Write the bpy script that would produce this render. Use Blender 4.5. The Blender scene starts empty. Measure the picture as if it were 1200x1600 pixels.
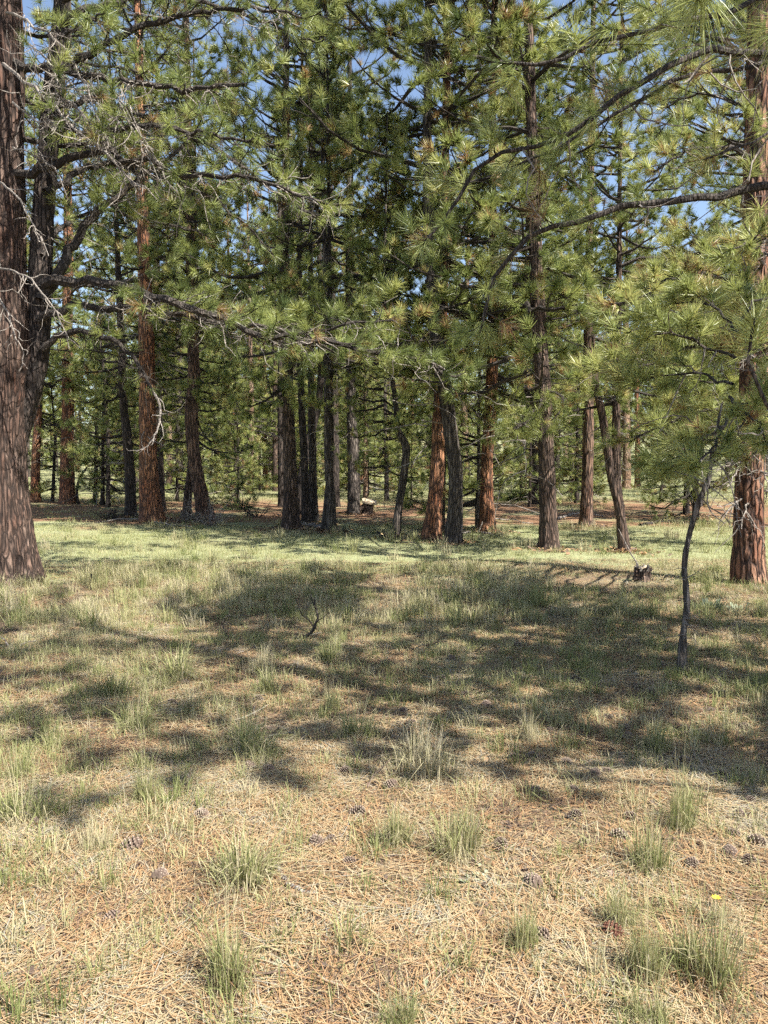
import bpy, math
import numpy as np
from mathutils import Vector, noise as mnoise

# ------------------------------------------------------------------ camera, sky, sun, exposure
scene = bpy.context.scene
col = scene.collection
R = math.radians
EYE = 1.6
PITCH = math.atan(80 / 1209.0)
cam_data = bpy.data.cameras.new('camera')
cam = bpy.data.objects.new('camera', cam_data)
col.objects.link(cam)
cam.location = (0, 0, EYE)
cam.rotation_euler = (math.pi / 2 - PITCH, 0, 0)
cam_data.sensor_fit = 'VERTICAL'
cam_data.sensor_height = 36.0
cam_data.lens = 36.0 * 1209 / 1600
cam_data.clip_start = 0.05
cam_data.clip_end = 3000
scene.camera = cam

SUN_AZ = R(128)      # clockwise from +Y: the sun stands to the right, a little behind the camera
SUN_EL = R(50)
world = bpy.data.worlds.new('World')
scene.world = world
world.use_nodes = True
wn = world.node_tree
bg = wn.nodes['Background']
sky = wn.nodes.new('ShaderNodeTexSky')
sky.sky_type = 'NISHITA'
sky.sun_disc = False
sky.sun_elevation = SUN_EL
sky.sun_rotation = SUN_AZ
sky.altitude = 800
sky.dust_density = 2.0
sky.ozone_density = 0.9
hs = wn.nodes.new('ShaderNodeHueSaturation')
hs.inputs['Saturation'].default_value = 0.95
wn.links.new(sky.outputs[0], hs.inputs['Color'])
wn.links.new(hs.outputs[0], bg.inputs['Color'])
bg.inputs['Strength'].default_value = 0.092

sun_vec = Vector((math.sin(SUN_AZ) * math.cos(SUN_EL), math.cos(SUN_AZ) * math.cos(SUN_EL), math.sin(SUN_EL)))
ld = bpy.data.lights.new('sun', 'SUN')
ld.energy = 5.0
ld.angle = R(0.42)
ld.color = (1.0, 0.965, 0.90)
lo = bpy.data.objects.new('sun', ld)
col.objects.link(lo)
lo.rotation_euler = (-sun_vec).to_track_quat('-Z', 'Y').to_euler()
lo.location = (20, -5, 30)

vs = scene.view_settings
vs.view_transform = 'Standard'
vs.look = 'None'
vs.gamma = 1.0
vs.use_curve_mapping = False
vs.exposure = 1.47
scene.cycles.max_bounces = 4
scene.cycles.diffuse_bounces = 2
scene.cycles.use_adaptive_sampling = True
scene.cycles.adaptive_threshold = 0.04
scene.cycles.use_denoising = False
scene.cycles.glossy_bounces = 2
scene.cycles.transmission_bounces = 3
scene.cycles.sample_clamp_indirect = 4.0

# ------------------------------------------------------------------ picture <-> place
CP, SP = math.cos(PITCH), math.sin(PITCH)
def ray(px, py):
    xc, yc = (px - 600) / 1209.0, -(py - 800) / 1209.0
    return xc, CP + yc * SP, -SP + yc * CP
def at(px, py, Y):
    x, y, z = ray(px, py)
    s = Y / y
    return np.array([x * s, Y, EYE + z * s])

def _hash(ix, iy, seed):
    h = np.sin(ix * 127.1 + iy * 311.7 + seed * 74.7) * 43758.5453
    return h - np.floor(h)
def vnoise(x, y, seed=0):
    x = np.asarray(x, float); y = np.asarray(y, float)
    ix, iy = np.floor(x), np.floor(y)
    fx, fy = x - ix, y - iy
    fx = fx * fx * (3 - 2 * fx); fy = fy * fy * (3 - 2 * fy)
    a = _hash(ix, iy, seed); b = _hash(ix + 1, iy, seed)
    c = _hash(ix, iy + 1, seed); d = _hash(ix + 1, iy + 1, seed)
    return (a * (1 - fx) + b * fx) * (1 - fy) + (c * (1 - fx) + d * fx) * fy
def terrain(x, y):
    x = np.asarray(x, float); y = np.asarray(y, float)
    h = 0.05 * (vnoise(x / 1.3, y / 1.3, 1) - .5) + 0.10 * (vnoise(x / 4.1, y / 4.1, 2) - .5) + 0.022 * (vnoise(x / .33, y / .33, 3) - .5)
    far = np.clip((y - 50) / 60, 0, 3)
    h = h + 2.6 * far ** 1.4 + 0.25 * (vnoise(x / 17, y / 17, 4) - .5) * np.clip((y - 12) / 30, 0, 1)
    return h
def ground(px, py):
    x, y, z = ray(px, py)
    s = -EYE / z
    for _ in range(6):
        h = float(terrain(x * s, y * s))
        s = (h - EYE) / z
    return np.array([x * s, y * s, float(terrain(x * s, y * s))])

# ------------------------------------------------------------------ mesh building
class MB:
    def __init__(self):
        self.v = []; self.t = []; self.q = []; self.tt = []; self.qt = []; self.tm = []; self.qm = []; self.n = 0
    def add(self, v, tris=None, quads=None, tint=0.5, mat=0):
        v = np.asarray(v, float).reshape(-1, 3)
        if tris is not None and len(tris):
            tris = np.asarray(tris, int).reshape(-1, 3)
            self.t.append(tris + self.n)
            self.tt.append(np.broadcast_to(np.asarray(tint, float), (len(tris),)).copy()); self.tm.append(np.full(len(tris), mat))
        if quads is not None and len(quads):
            quads = np.asarray(quads, int).reshape(-1, 4)
            self.q.append(quads + self.n)
            self.qt.append(np.broadcast_to(np.asarray(tint, float), (len(quads),)).copy()); self.qm.append(np.full(len(quads), mat))
        self.v.append(v); self.n += len(v)
    def mesh(self, name, mats, smooth=False):
        me = bpy.data.meshes.new(name)
        v = np.concatenate(self.v) if self.v else np.zeros((0, 3))
        t = np.concatenate(self.t) if self.t else np.zeros((0, 3), int)
        q = np.concatenate(self.q) if self.q else np.zeros((0, 4), int)
        me.vertices.add(len(v)); me.vertices.foreach_set('co', v.astype(np.float32).ravel())
        loops = np.concatenate([t.ravel(), q.ravel()])
        me.loops.add(len(loops)); me.loops.foreach_set('vertex_index', loops.astype(np.int32))
        start = np.concatenate([np.arange(len(t)) * 3, len(t) * 3 + np.arange(len(q)) * 4]).astype(np.int32)
        me.polygons.add(len(start)); me.polygons.foreach_set('loop_start', start)
        mi = np.concatenate([np.concatenate(self.tm) if self.tm else [], np.concatenate(self.qm) if self.qm else []]).astype(np.int32)
        me.polygons.foreach_set('material_index', mi)
        me.polygons.foreach_set('use_smooth', np.full(len(start), bool(smooth)))
        a = me.attributes.new('tint', 'FLOAT', 'FACE')
        ti = np.concatenate([np.concatenate(self.tt) if self.tt else [], np.concatenate(self.qt) if self.qt else []]).astype(np.float32)
        a.data.foreach_set('value', ti)
        for m in mats: me.materials.append(m)
        me.update(calc_edges=True)
        return me

def obj(name, me, parent=None, loc=(0, 0, 0), rotz=0.0, scale=1.0):
    o = bpy.data.objects.new(name, me)
    col.objects.link(o)
    o.location = loc; o.rotation_euler = (0, 0, rotz)
    o.scale = (scale,) * 3 if np.isscalar(scale) else scale
    if parent is not None:
        o.parent = parent
        if name in ('branches', 'crown', 'needles', 'foliage', 'splinters', 'stems'): o['kind'] = 'stuff'
    return o
def tag(o, label, cat, group=None):
    o['label'] = label; o['category'] = cat
    if group: o['group'] = group
    return o
def thing(name, label, cat, loc=(0, 0, 0), group=None):
    return tag(obj(name, None, None, loc), label, cat, group)
def copy_part(src, parent, loc=(0, 0, 0), rotz=0.0, scale=1.0):
    c = src.copy(); col.objects.link(c); c.parent = parent
    c.location = loc; c.rotation_euler = (0, 0, rotz); c.scale = (scale,) * 3
    return c

def nrm(a):
    a = np.asarray(a, float)
    return a / np.maximum(np.linalg.norm(a, axis=-1, keepdims=True), 1e-9)
def spline(pts, n, frac=None):
    p = np.asarray(pts, float)
    if len(p) == 2: return p[0] + (p[1] - p[0]) * (np.linspace(0, 1, n) if frac is None else frac)[:, None]
    seg = np.linalg.norm(np.diff(p, axis=0), axis=1)
    s = np.concatenate([[0], np.cumsum(seg)])
    e = np.vstack([2 * p[0] - p[1], p, 2 * p[-1] - p[-2]])
    u = (np.linspace(0, 1, n) if frac is None else frac) * s[-1] * (1 - 1e-9)
    i = np.clip(np.searchsorted(s, u, side='right') - 1, 0, len(p) - 2)
    t = ((u - s[i]) / seg[i])[:, None]
    p0, p1, p2, p3 = e[i], e[i + 1], e[i + 2], e[i + 3]
    return .5 * (2 * p1 + (p2 - p0) * t + (2 * p0 - 5 * p1 + 4 * p2 - p3) * t ** 2 + (3 * p1 - p0 - 3 * p2 + p3) * t ** 3)
def tube(mb, pts, rad, sides=5, tint=0.5, mat=0, cap=True):
    p = np.asarray(pts, float); n = len(p)
    r = np.broadcast_to(np.asarray(rad, float), (n,))
    tg = nrm(np.gradient(p, axis=0))
    m = np.abs(tg.mean(0)); ref = np.zeros(3); ref[int(np.argmin(m))] = 1
    u = nrm(np.cross(tg, ref)); w = np.cross(tg, u)
    a = np.arange(sides) * 2 * math.pi / sides
    v = p[:, None] + r[:, None, None] * (np.cos(a)[None, :, None] * u[:, None] + np.sin(a)[None, :, None] * w[:, None])
    i = np.arange(n - 1)[:, None] * sides; j = np.arange(sides)[None]; k = (j + 1) % sides
    q = np.stack([i + j, i + k, i + sides + k, i + sides + j], -1).reshape(-1, 4)
    mb.add(v, None, q, tint, mat)
    if cap and sides >= 4:
        mb.add(np.vstack([v[-1], p[-1] + tg[-1] * r[-1] * .5]), [(x, (x + 1) % sides, sides) for x in range(sides)], None, tint, mat)

def needles(mb, pos, dirs, K, rng, L=0.17, W=0.006, spread=(18, 78), mat=0, tint=None, back=0.09, droop=.12, segs=1):
    pos = np.asarray(pos, float); M = len(pos)
    if M == 0: return
    d = nrm(np.asarray(dirs, float))
    rnd = nrm(rng.normal(size=(M, K, 3)))
    perp = nrm(rnd - (rnd * d[:, None]).sum(-1, keepdims=True) * d[:, None])
    t = rng.random((M, K, 1))
    ang = np.radians(spread[0] + (spread[1] - spread[0]) * (1 - t * .75) * (.55 + .45 * rng.random((M, K, 1))))
    nd = d[:, None] * np.cos(ang) + perp * np.sin(ang)
    nd[..., 2] -= droop * rng.random((M, K))
    nd = nrm(nd)
    base = pos[:, None] + d[:, None] * ((t - 1) * back)
    ln = L * (.75 + .4 * rng.random((M, K, 1))) * rng.uniform(.68, 1.3, (M, 1, 1))
    side = nrm(np.cross(nd, rng.normal(size=(M, K, 3)))) * W * .5
    if tint is None: tint = rng.random(M)
    tf = np.clip(np.repeat(np.asarray(tint)[:, None], K, 1) + rng.normal(size=(M, K)) * .05, 0, 1)
    if segs == 1:
        v = np.stack([base - side, base + side, base + nd * ln], 2).reshape(-1, 3)
        mb.add(v, np.arange(len(v)).reshape(-1, 3), None, tf.ravel(), mat)
    else:
        mid = base + nd * ln * .5
        tip = base + nd * ln + np.array([0, 0, -1.]) * ln * .10 * rng.random((M, K, 1))
        v = np.stack([base - side, base + side, mid + side * .9, mid - side * .9, tip], 2).reshape(-1, 3)
        b = np.arange(M * K)[:, None] * 5
        mb.add(v, np.concatenate([b + 3, b + 2, b + 4], 1), np.concatenate([b, b + 1, b + 2, b + 3], 1), 0.5, mat)
        mb.tt[-1][:] = tf.ravel(); mb.qt[-1][:] = tf.ravel()

def blades(mb, base, ang, height, lean, width, rng, tint, mat=0, segs=2):
    base = np.asarray(base, float); n = len(base)
    d = np.stack([np.cos(ang), np.sin(ang), np.zeros(n)], 1)
    sa = ang + math.pi / 2 + rng.normal(size=n) * .6
    side = np.stack([np.cos(sa), np.sin(sa), np.zeros(n)], 1) * (np.asarray(width) * np.ones(n))[:, None] * .5
    h = (np.asarray(height) * np.ones(n))[:, None]; l = (np.asarray(lean) * np.ones(n))[:, None]
    up = np.array([0, 0, 1.0])
    tip = base + d * l * h + up * h * np.sqrt(np.maximum(1 - l ** 2 * .85, .12))
    tint = np.broadcast_to(tint, (n,))
    if segs == 1:
        v = np.stack([base - side, base + side, tip], 1).reshape(-1, 3)
        mb.add(v, np.arange(3 * n).reshape(-1, 3), None, tint, mat)
    else:
        mid = base + d * l * h * .33 + up * h * .58
        v = np.stack([base - side, base + side, mid + side * .8, mid - side * .8, tip], 1).reshape(-1, 3)
        b = np.arange(n)[:, None] * 5
        mb.add(v, np.concatenate([b + 3, b + 2, b + 4], 1), np.concatenate([b, b + 1, b + 2, b + 3], 1), .5, mat)
        mb.tt[-1][:] = tint; mb.qt[-1][:] = tint

# ------------------------------------------------------------------ materials
def new_mat(name):
    m = bpy.data.materials.new(name); m.use_nodes = True
    nt = m.node_tree
    return m, nt, nt.nodes, nt.links, nt.nodes['Principled BSDF']
def ramp(N, stops, interp='LINEAR'):
    r = N.new('ShaderNodeValToRGB'); r.color_ramp.interpolation = interp
    e = r.color_ramp.elements
    while len(e) < len(stops): e.new(0.5)
    for k, (p, c) in enumerate(stops):
        e[k].position = p; e[k].color = (*c, 1)
    return r
def leafy(name, stops, transl=.3, rough=.5, spec=.3, hue_var=.0):
    m, nt, N, Lk, P = new_mat(name)
    at_ = N.new('ShaderNodeAttribute'); at_.attribute_name = 'tint'
    src = at_.outputs['Fac']
    if hue_var:
        oi = N.new('ShaderNodeObjectInfo')
        ma = N.new('ShaderNodeMath'); ma.operation = 'MULTIPLY_ADD'
        Lk.new(oi.outputs['Random'], ma.inputs[0]); ma.inputs[1].default_value = hue_var
        sb = N.new('ShaderNodeMath'); sb.operation = 'SUBTRACT'; Lk.new(at_.outputs['Fac'], sb.inputs[0]); sb.inputs[1].default_value = hue_var / 2
        Lk.new(sb.outputs[0], ma.inputs[2]); src = ma.outputs[0]
    r = ramp(N, stops); Lk.new(src, r.inputs[0])
    Lk.new(r.outputs[0], P.inputs['Base Color'])
    P.inputs['Roughness'].default_value = rough
    P.inputs['Specular IOR Level'].default_value = spec
    if transl:
        tr = N.new('ShaderNodeBsdfTranslucent'); Lk.new(r.outputs[0], tr.inputs['Color'])
        mx = N.new('ShaderNodeMixShader'); mx.inputs[0].default_value = transl
        Lk.new(P.outputs[0], mx.inputs[1]); Lk.new(tr.outputs[0], mx.inputs[2])
        Lk.new(mx.outputs[0], N['Material Output'].inputs['Surface'])
    return m
M_NEEDLE = leafy('pine_needles', [(0, (.085, .118, .038)), (.35, (.20, .24, .07)), (.7, (.345, .37, .115)), (.93, (.50, .48, .18)), (.965, (.26, .15, .06)), (1, (.30, .17, .08))], .36, .40, .5, .0)
M_GRASS = leafy('grass_blades', [(0, (.085, .11, .035)), (.3, (.18, .205, .07)), (.5, (.30, .305, .13)), (.7, (.40, .36, .20)), (1, (.50, .43, .29))], .3, .6, .2)
M_LITTER = leafy('fallen_needles', [(0, (.09, .065, .05)), (.18, (.17, .12, .09)), (.36, (.32, .18, .085)), (.58, (.40, .28, .15)), (.82, (.41, .345, .215)), (1, (.31, .285, .225))], .1, .55, .3)

def bark(name, plate, plate2, furrow, sc=1.0, bump=1.0, vs_=21., zs=.15, soft=.26):
    m, nt, N, Lk, P = new_mat(name)
    tc = N.new('ShaderNodeTexCoord')
    mp = N.new('ShaderNodeMapping'); mp.inputs['Scale'].default_value = (sc, sc, sc * zs); Lk.new(tc.outputs['Object'], mp.inputs[0])
    nz = N.new('ShaderNodeTexNoise'); nz.inputs['Scale'].default_value = 5; nz.inputs['Detail'].default_value = 4; Lk.new(mp.outputs[0], nz.inputs[0])
    add = N.new('ShaderNodeVectorMath'); add.operation = 'MULTIPLY_ADD'; Lk.new(nz.outputs['Color'], add.inputs[0]); add.inputs[1].default_value = (.17,) * 3; Lk.new(mp.outputs[0], add.inputs[2])
    vo = N.new('ShaderNodeTexVoronoi'); vo.feature = 'DISTANCE_TO_EDGE'; vo.inputs['Scale'].default_value = vs_; Lk.new(add.outputs[0], vo.inputs[0])
    vc = N.new('ShaderNodeTexVoronoi'); vc.feature = 'F1'; vc.inputs['Scale'].default_value = vs_; Lk.new(add.outputs[0], vc.inputs[0])
    fine = N.new('ShaderNodeTexNoise'); fine.inputs['Scale'].default_value = 60; fine.inputs['Detail'].default_value = 5; Lk.new(mp.outputs[0], fine.inputs[0])
    big = N.new('ShaderNodeTexNoise'); big.inputs['Scale'].default_value = 1.6; big.inputs['Detail'].default_value = 3; Lk.new(tc.outputs['Object'], big.inputs[0])
    sep = N.new('ShaderNodeSeparateColor'); Lk.new(vc.outputs['Color'], sep.inputs[0])
    mixv = N.new('ShaderNodeMath'); mixv.operation = 'MULTIPLY_ADD'; Lk.new(sep.outputs[0], mixv.inputs[0]); mixv.inputs[1].default_value = .5
    bm = N.new('ShaderNodeMapRange'); Lk.new(big.outputs[0], bm.inputs[0]); bm.inputs[1].default_value = .35; bm.inputs[2].default_value = .68; bm.inputs[3].default_value = -.1; bm.inputs[4].default_value = .7
    Lk.new(bm.outputs[0], mixv.inputs[2])
    pc = ramp(N, [(0, plate), (1, plate2)]); Lk.new(mixv.outputs[0], pc.inputs[0])
    fr = N.new('ShaderNodeMapRange'); Lk.new(vo.outputs[0], fr.inputs[0]); fr.inputs[1].default_value = .0; fr.inputs[2].default_value = soft; fr.inputs[3].default_value = 0; fr.inputs[4].default_value = 1
    mc = N.new('ShaderNodeMix'); mc.data_type = 'RGBA'; Lk.new(fr.outputs[0], mc.inputs[0]); mc.inputs[6].default_value = (*furrow, 1); Lk.new(pc.outputs[0], mc.inputs[7])
    fm = N.new('ShaderNodeMapRange'); Lk.new(fine.outputs[0], fm.inputs[0]); fm.inputs[1].default_value = .3; fm.inputs[2].default_value = .7; fm.inputs[3].default_value = .6; fm.inputs[4].default_value = 1.25
    mul = N.new('ShaderNodeVectorMath'); mul.operation = 'SCALE'; Lk.new(mc.outputs[2], mul.inputs[0]); Lk.new(fm.outputs[0], mul.inputs['Scale'])
    Lk.new(mul.outputs[0], P.inputs['Base Color'])
    P.inputs['Roughness'].default_value = .85; P.inputs['Specular IOR Level'].default_value = .25
    hs = N.new('ShaderNodeMath'); hs.operation = 'MULTIPLY_ADD'; Lk.new(fine.outputs[0], hs.inputs[0]); hs.inputs[1].default_value = .35; Lk.new(fr.outputs[0], hs.inputs[2])
    bp = N.new('ShaderNodeBump'); bp.inputs['Strength'].default_value = bump; bp.inputs['Distance'].default_value = .025; Lk.new(hs.outputs[0], bp.inputs['Height'])
    Lk.new(bp.outputs[0], P.inputs['Normal'])
    return m
BARK = {
    'orange': bark('bark_orange', (.27, .105, .05), (.42, .215, .115), (.04, .025, .02), vs_=15., zs=.2, soft=.24),
    'brown': bark('bark_brown', (.105, .064, .046), (.225, .155, .115), (.022, .016, .013)),
    'grey': bark('bark_grey', (.10, .078, .064), (.20, .165, .135), (.022, .018, .016)),
    'rust': bark('bark_rust', (.15, .075, .048), (.28, .185, .13), (.02, .014, .012), vs_=17.),
    'elder': bark('bark_elder', (.105, .052, .034), (.20, .140, .108), (.022, .015, .012), vs_=20., zs=.12, soft=.34),
    'ash': bark('bark_ash', (.17, .14, .12), (.32, .28, .24), (.06, .05, .042)),
    'plated': bark('bark_plated', (.19, .085, .05), (.34, .195, .125), (.022, .014, .012), vs_=14., zs=.2, soft=.22),
    'pale': bark('bark_pale', (.34, .20, .12), (.46, .33, .23), (.08, .05, .035)),
    'dark': bark('bark_dark', (.06, .045, .037), (.125, .095, .076), (.017, .014, .012)),
}
M_LIMB = bark('limb_bark', (.05, .04, .033), (.125, .102, .084), (.02, .017, .014), 2.2, .6)
M_DEAD = bark('dead_wood', (.26, .225, .19), (.42, .375, .32), (.12, .10, .085), 3.0, .4)
M_CUT = bark('cut_wood', (.50, .40, .27), (.60, .52, .38), (.30, .22, .14), 3.0, .3)

# ------------------------------------------------------------------ ground
def ground_material():
    m, nt, N, Lk, P = new_mat('forest_floor')
    g = N.new('ShaderNodeNewGeometry')
    sx = N.new('ShaderNodeSeparateXYZ'); Lk.new(g.outputs['Position'], sx.inputs[0])
    def noise_(scale, detail=5, dist=0):
        n = N.new('ShaderNodeTexNoise'); n.inputs['Scale'].default_value = scale; n.inputs['Detail'].default_value = detail
        n.inputs['Distortion'].default_value = dist; Lk.new(g.outputs['Position'], n.inputs[0]); return n.outputs[0]
    def mr(src, a, b, c=0., d=1.):
        r = N.new('ShaderNodeMapRange'); r.interpolation_type = 'SMOOTHSTEP'; Lk.new(src, r.inputs[0])
        for k, val in enumerate((a, b, c, d)): r.inputs[k + 1].default_value = val
        return r.outputs[0]
    def math_(op, a, b):
        n = N.new('ShaderNodeMath'); n.operation = op
        for k, x in enumerate((a, b)):
            if isinstance(x, (int, float)): n.inputs[k].default_value = x
            else: Lk.new(x, n.inputs[k])
        return n.outputs[0]
    def mix(f, a, b):
        n = N.new('ShaderNodeMix'); n.data_type = 'RGBA'
        if isinstance(f, (int, float)): n.inputs[0].default_value = f
        else: Lk.new(f, n.inputs[0])
        for k, x in ((6, a), (7, b)):
            if isinstance(x, tuple): n.inputs[k].default_value = (*x, 1)
            else: Lk.new(x, n.inputs[k])
        return n.outputs[2]
    fine = noise_(45, 6); mid = noise_(6, 5, .4); broad = noise_(.55, 4, .3); vb = noise_(.14, 3)
    litter = ramp(N, [(.25, (.07, .05, .038)), (.45, (.16, .11, .075)), (.62, (.24, .185, .11)), (.8, (.32, .275, .18))]); Lk.new(fine, litter.inputs[0])
    meadow = ramp(N, [(.25, (.14, .16, .075)), (.5, (.26, .275, .14)), (.75, (.36, .35, .21))]); Lk.new(fine, meadow.inputs[0])
    duff = ramp(N, [(.25, (.08, .045, .03)), (.5, (.21, .115, .065)), (.8, (.33, .22, .13))]); Lk.new(fine, duff.inputs[0])
    Y = math_('ADD', sx.outputs[1], mr(broad, .3, .7, -1.6, 1.6))
    c = mix(mr(Y, 9.8, 11.6), litter.outputs[0], meadow.outputs[0])
    du = math_('MULTIPLY', mr(Y, 17.5, 20), mr(broad, .34, .52, .3, 1))
    du = math_('MULTIPLY', du, mr(Y, 29, 36, 1., .12))
    c = mix(du, c, duff.outputs[0])
    c = mix(mr(mid, .5, .75, 0, .45), c, (.12, .09, .055))
    Lk.new(c, P.inputs['Base Color'])
    P.inputs['Roughness'].default_value = .95; P.inputs['Specular IOR Level'].default_value = .1
    bp = N.new('ShaderNodeBump'); bp.inputs['Strength'].default_value = .8; bp.inputs['Distance'].default_value = .03
    Lk.new(fine, bp.inputs['Height']); Lk.new(bp.outputs[0], P.inputs['Normal'])
    return m
M_GROUND = ground_material()
def build_ground():
    u = np.linspace(-1, 1, 261)
    xs = 5 * u + 395 * np.sign(u) * np.abs(u) ** 5
    w = np.linspace(-.42, 1, 361)
    ys = 5 + 14 * w + 386 * np.sign(w) * np.abs(w) ** 5
    X, Yg = np.meshgrid(xs, ys)
    v = np.stack([X, Yg, terrain(X, Yg)], -1).reshape(-1, 3)
    nx, ny = len(xs), len(ys)
    i = (np.arange(ny - 1)[:, None] * nx + np.arange(nx - 1)[None]).ravel()
    q = np.stack([i, i + 1, i + nx + 1, i + nx], 1)
    mb = MB(); mb.add(v, None, q)
    o = obj('ground', mb.mesh('ground', [M_GROUND], True)); o['kind'] = 'structure'
build_ground()

# ------------------------------------------------------------------ pine tree kit
def trunk_mesh(path, diam, bark_key, rng, sides=18, step=.12, rough=.05, plate=.0, flare=.35, pf=10.):
    """path: world points from ground up, diam at each; rings are horizontal, displaced as furrowed bark."""
    p = np.asarray(path, float)
    L = np.linalg.norm(np.diff(p, axis=0), axis=1).sum()
    lo = min(L, 7.0)
    fr_ = np.concatenate([np.linspace(0, lo, max(10, int(lo / step))), np.arange(lo + .3, L, .3) if L > lo + .3 else [], [L] if L > lo else []]) / L
    n = len(fr_)
    c = spline(p, n, fr_)
    s0 = np.concatenate([[0], np.cumsum(np.linalg.norm(np.diff(p, axis=0), axis=1))])
    s1 = fr_ * s0[-1]
    r = np.interp(s1, s0, np.asarray(diam, float)) / 2
    r = r * (1 + flare * np.exp(-s1 / .28))
    c = np.vstack([c[0] - [0, 0, .18], c]); r = np.concatenate([[r[0] * 1.05], r])
    tg = nrm(np.gradient(c, axis=0)); m = np.abs(tg.mean(0)); ref = np.zeros(3); ref[int(np.argmin(m))] = 1
    uu = nrm(np.cross(ref, tg)); ww = np.cross(tg, uu)
    a = np.arange(sides) * 2 * math.pi / sides
    dirs = np.cos(a)[None, :, None] * uu[:, None] + np.sin(a)[None, :, None] * ww[:, None]
    off = rng.random(3) * 50
    V = np.empty((len(c), sides, 3))
    for i in range(len(c)):
        ri = r[i]
        for j in range(sides):
            d = dirs[i, j]; q = c[i] + d * ri
            k = 1 + rough * 2 * mnoise.noise((q[0] * 1.7 + off[0], q[1] * 1.7 + off[1], q[2] * .8))
            k += .5 * rough * mnoise.noise((q[0] * 9 + off[1], q[1] * 9, q[2] * 2.2 + off[2]))
            if s1[max(i - 1, 0)] < .8:
                k += flare * .35 * math.exp(-s1[max(i - 1, 0)] / .22) * math.sin(a[j] * 5 + off[0])
            rr = ri * k
            if plate:
                dd, _ = mnoise.voronoi((q[0] * pf + off[0] + .3 * mnoise.noise(q * 7), q[1] * pf + .3 * mnoise.noise(q * 7 + off), q[2] * pf * .2 + off[2]))
                rr += plate * (min((dd[1] - dd[0]) * 3.2, 1) - .6)
            V[i, j] = c[i] + d * rr
    mb = MB()
    i = np.arange(len(c) - 1)[:, None] * sides; j = np.arange(sides)[None]; kx = (j + 1) % sides
    mb.add(V, None, np.stack([i + j, i + kx, i + sides + kx, i + sides + j], -1).reshape(-1, 4))
    return mb.mesh('trunk', [BARK[bark_key]], True)

Z = np.array([0, 0, 1.0])
SV = np.array(sun_vec)
def open_to_sun(p):
    """True where a bough at p would shade ground or foliage that the photograph shows in full sun: those boughs do not exist."""
    q = p - SV * (p[2] / SV[2])
    if q[1] < 3.75 - .4 * (q[0] > .3) and -1.45 < q[0] < 3.0: return True
    if q[1] < 3.3 and -2.4 < q[0] < 3.0: return True
    if 12.4 < q[1] < 16.8 and -7 < q[0] < 1.2: return True
    if 9.6 < q[1] < 11.6 and .6 < q[0] < 4.5: return True
    for c, rr in ((np.array([1.9, 5.9, 2.7]), .85), (np.array([2.5, 5.9, 2.6]), .6), (np.array([4.2, 9.2, 3.4]), .9), (np.array([4.65, 9.8, 1.0]), .7), (np.array([2.5, 7.0, 2.9]), .8)):
        w = p - c; k = w @ SV
        if k > .3 and np.linalg.norm(w - k * SV) < rr: return True
    return False
class Foliage:
    def __init__(self): self.p = []; self.d = []
def twig_tube(mb, p0, d, L, r, rng, n=4, wander=.25, curl=0., sides=3, mat=0, r1=.35):
    pts = [p0]; p = np.array(p0, float); d = nrm(d)
    for k in range(n):
        d = nrm(d + rng.normal(size=3) * wander + Z * curl)
        p = p + d * L / n; pts.append(p)
    tube(mb, pts, r * np.linspace(1, r1, n + 1), sides, .5, mat, cap=False)
    return np.array(pts), d
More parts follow.
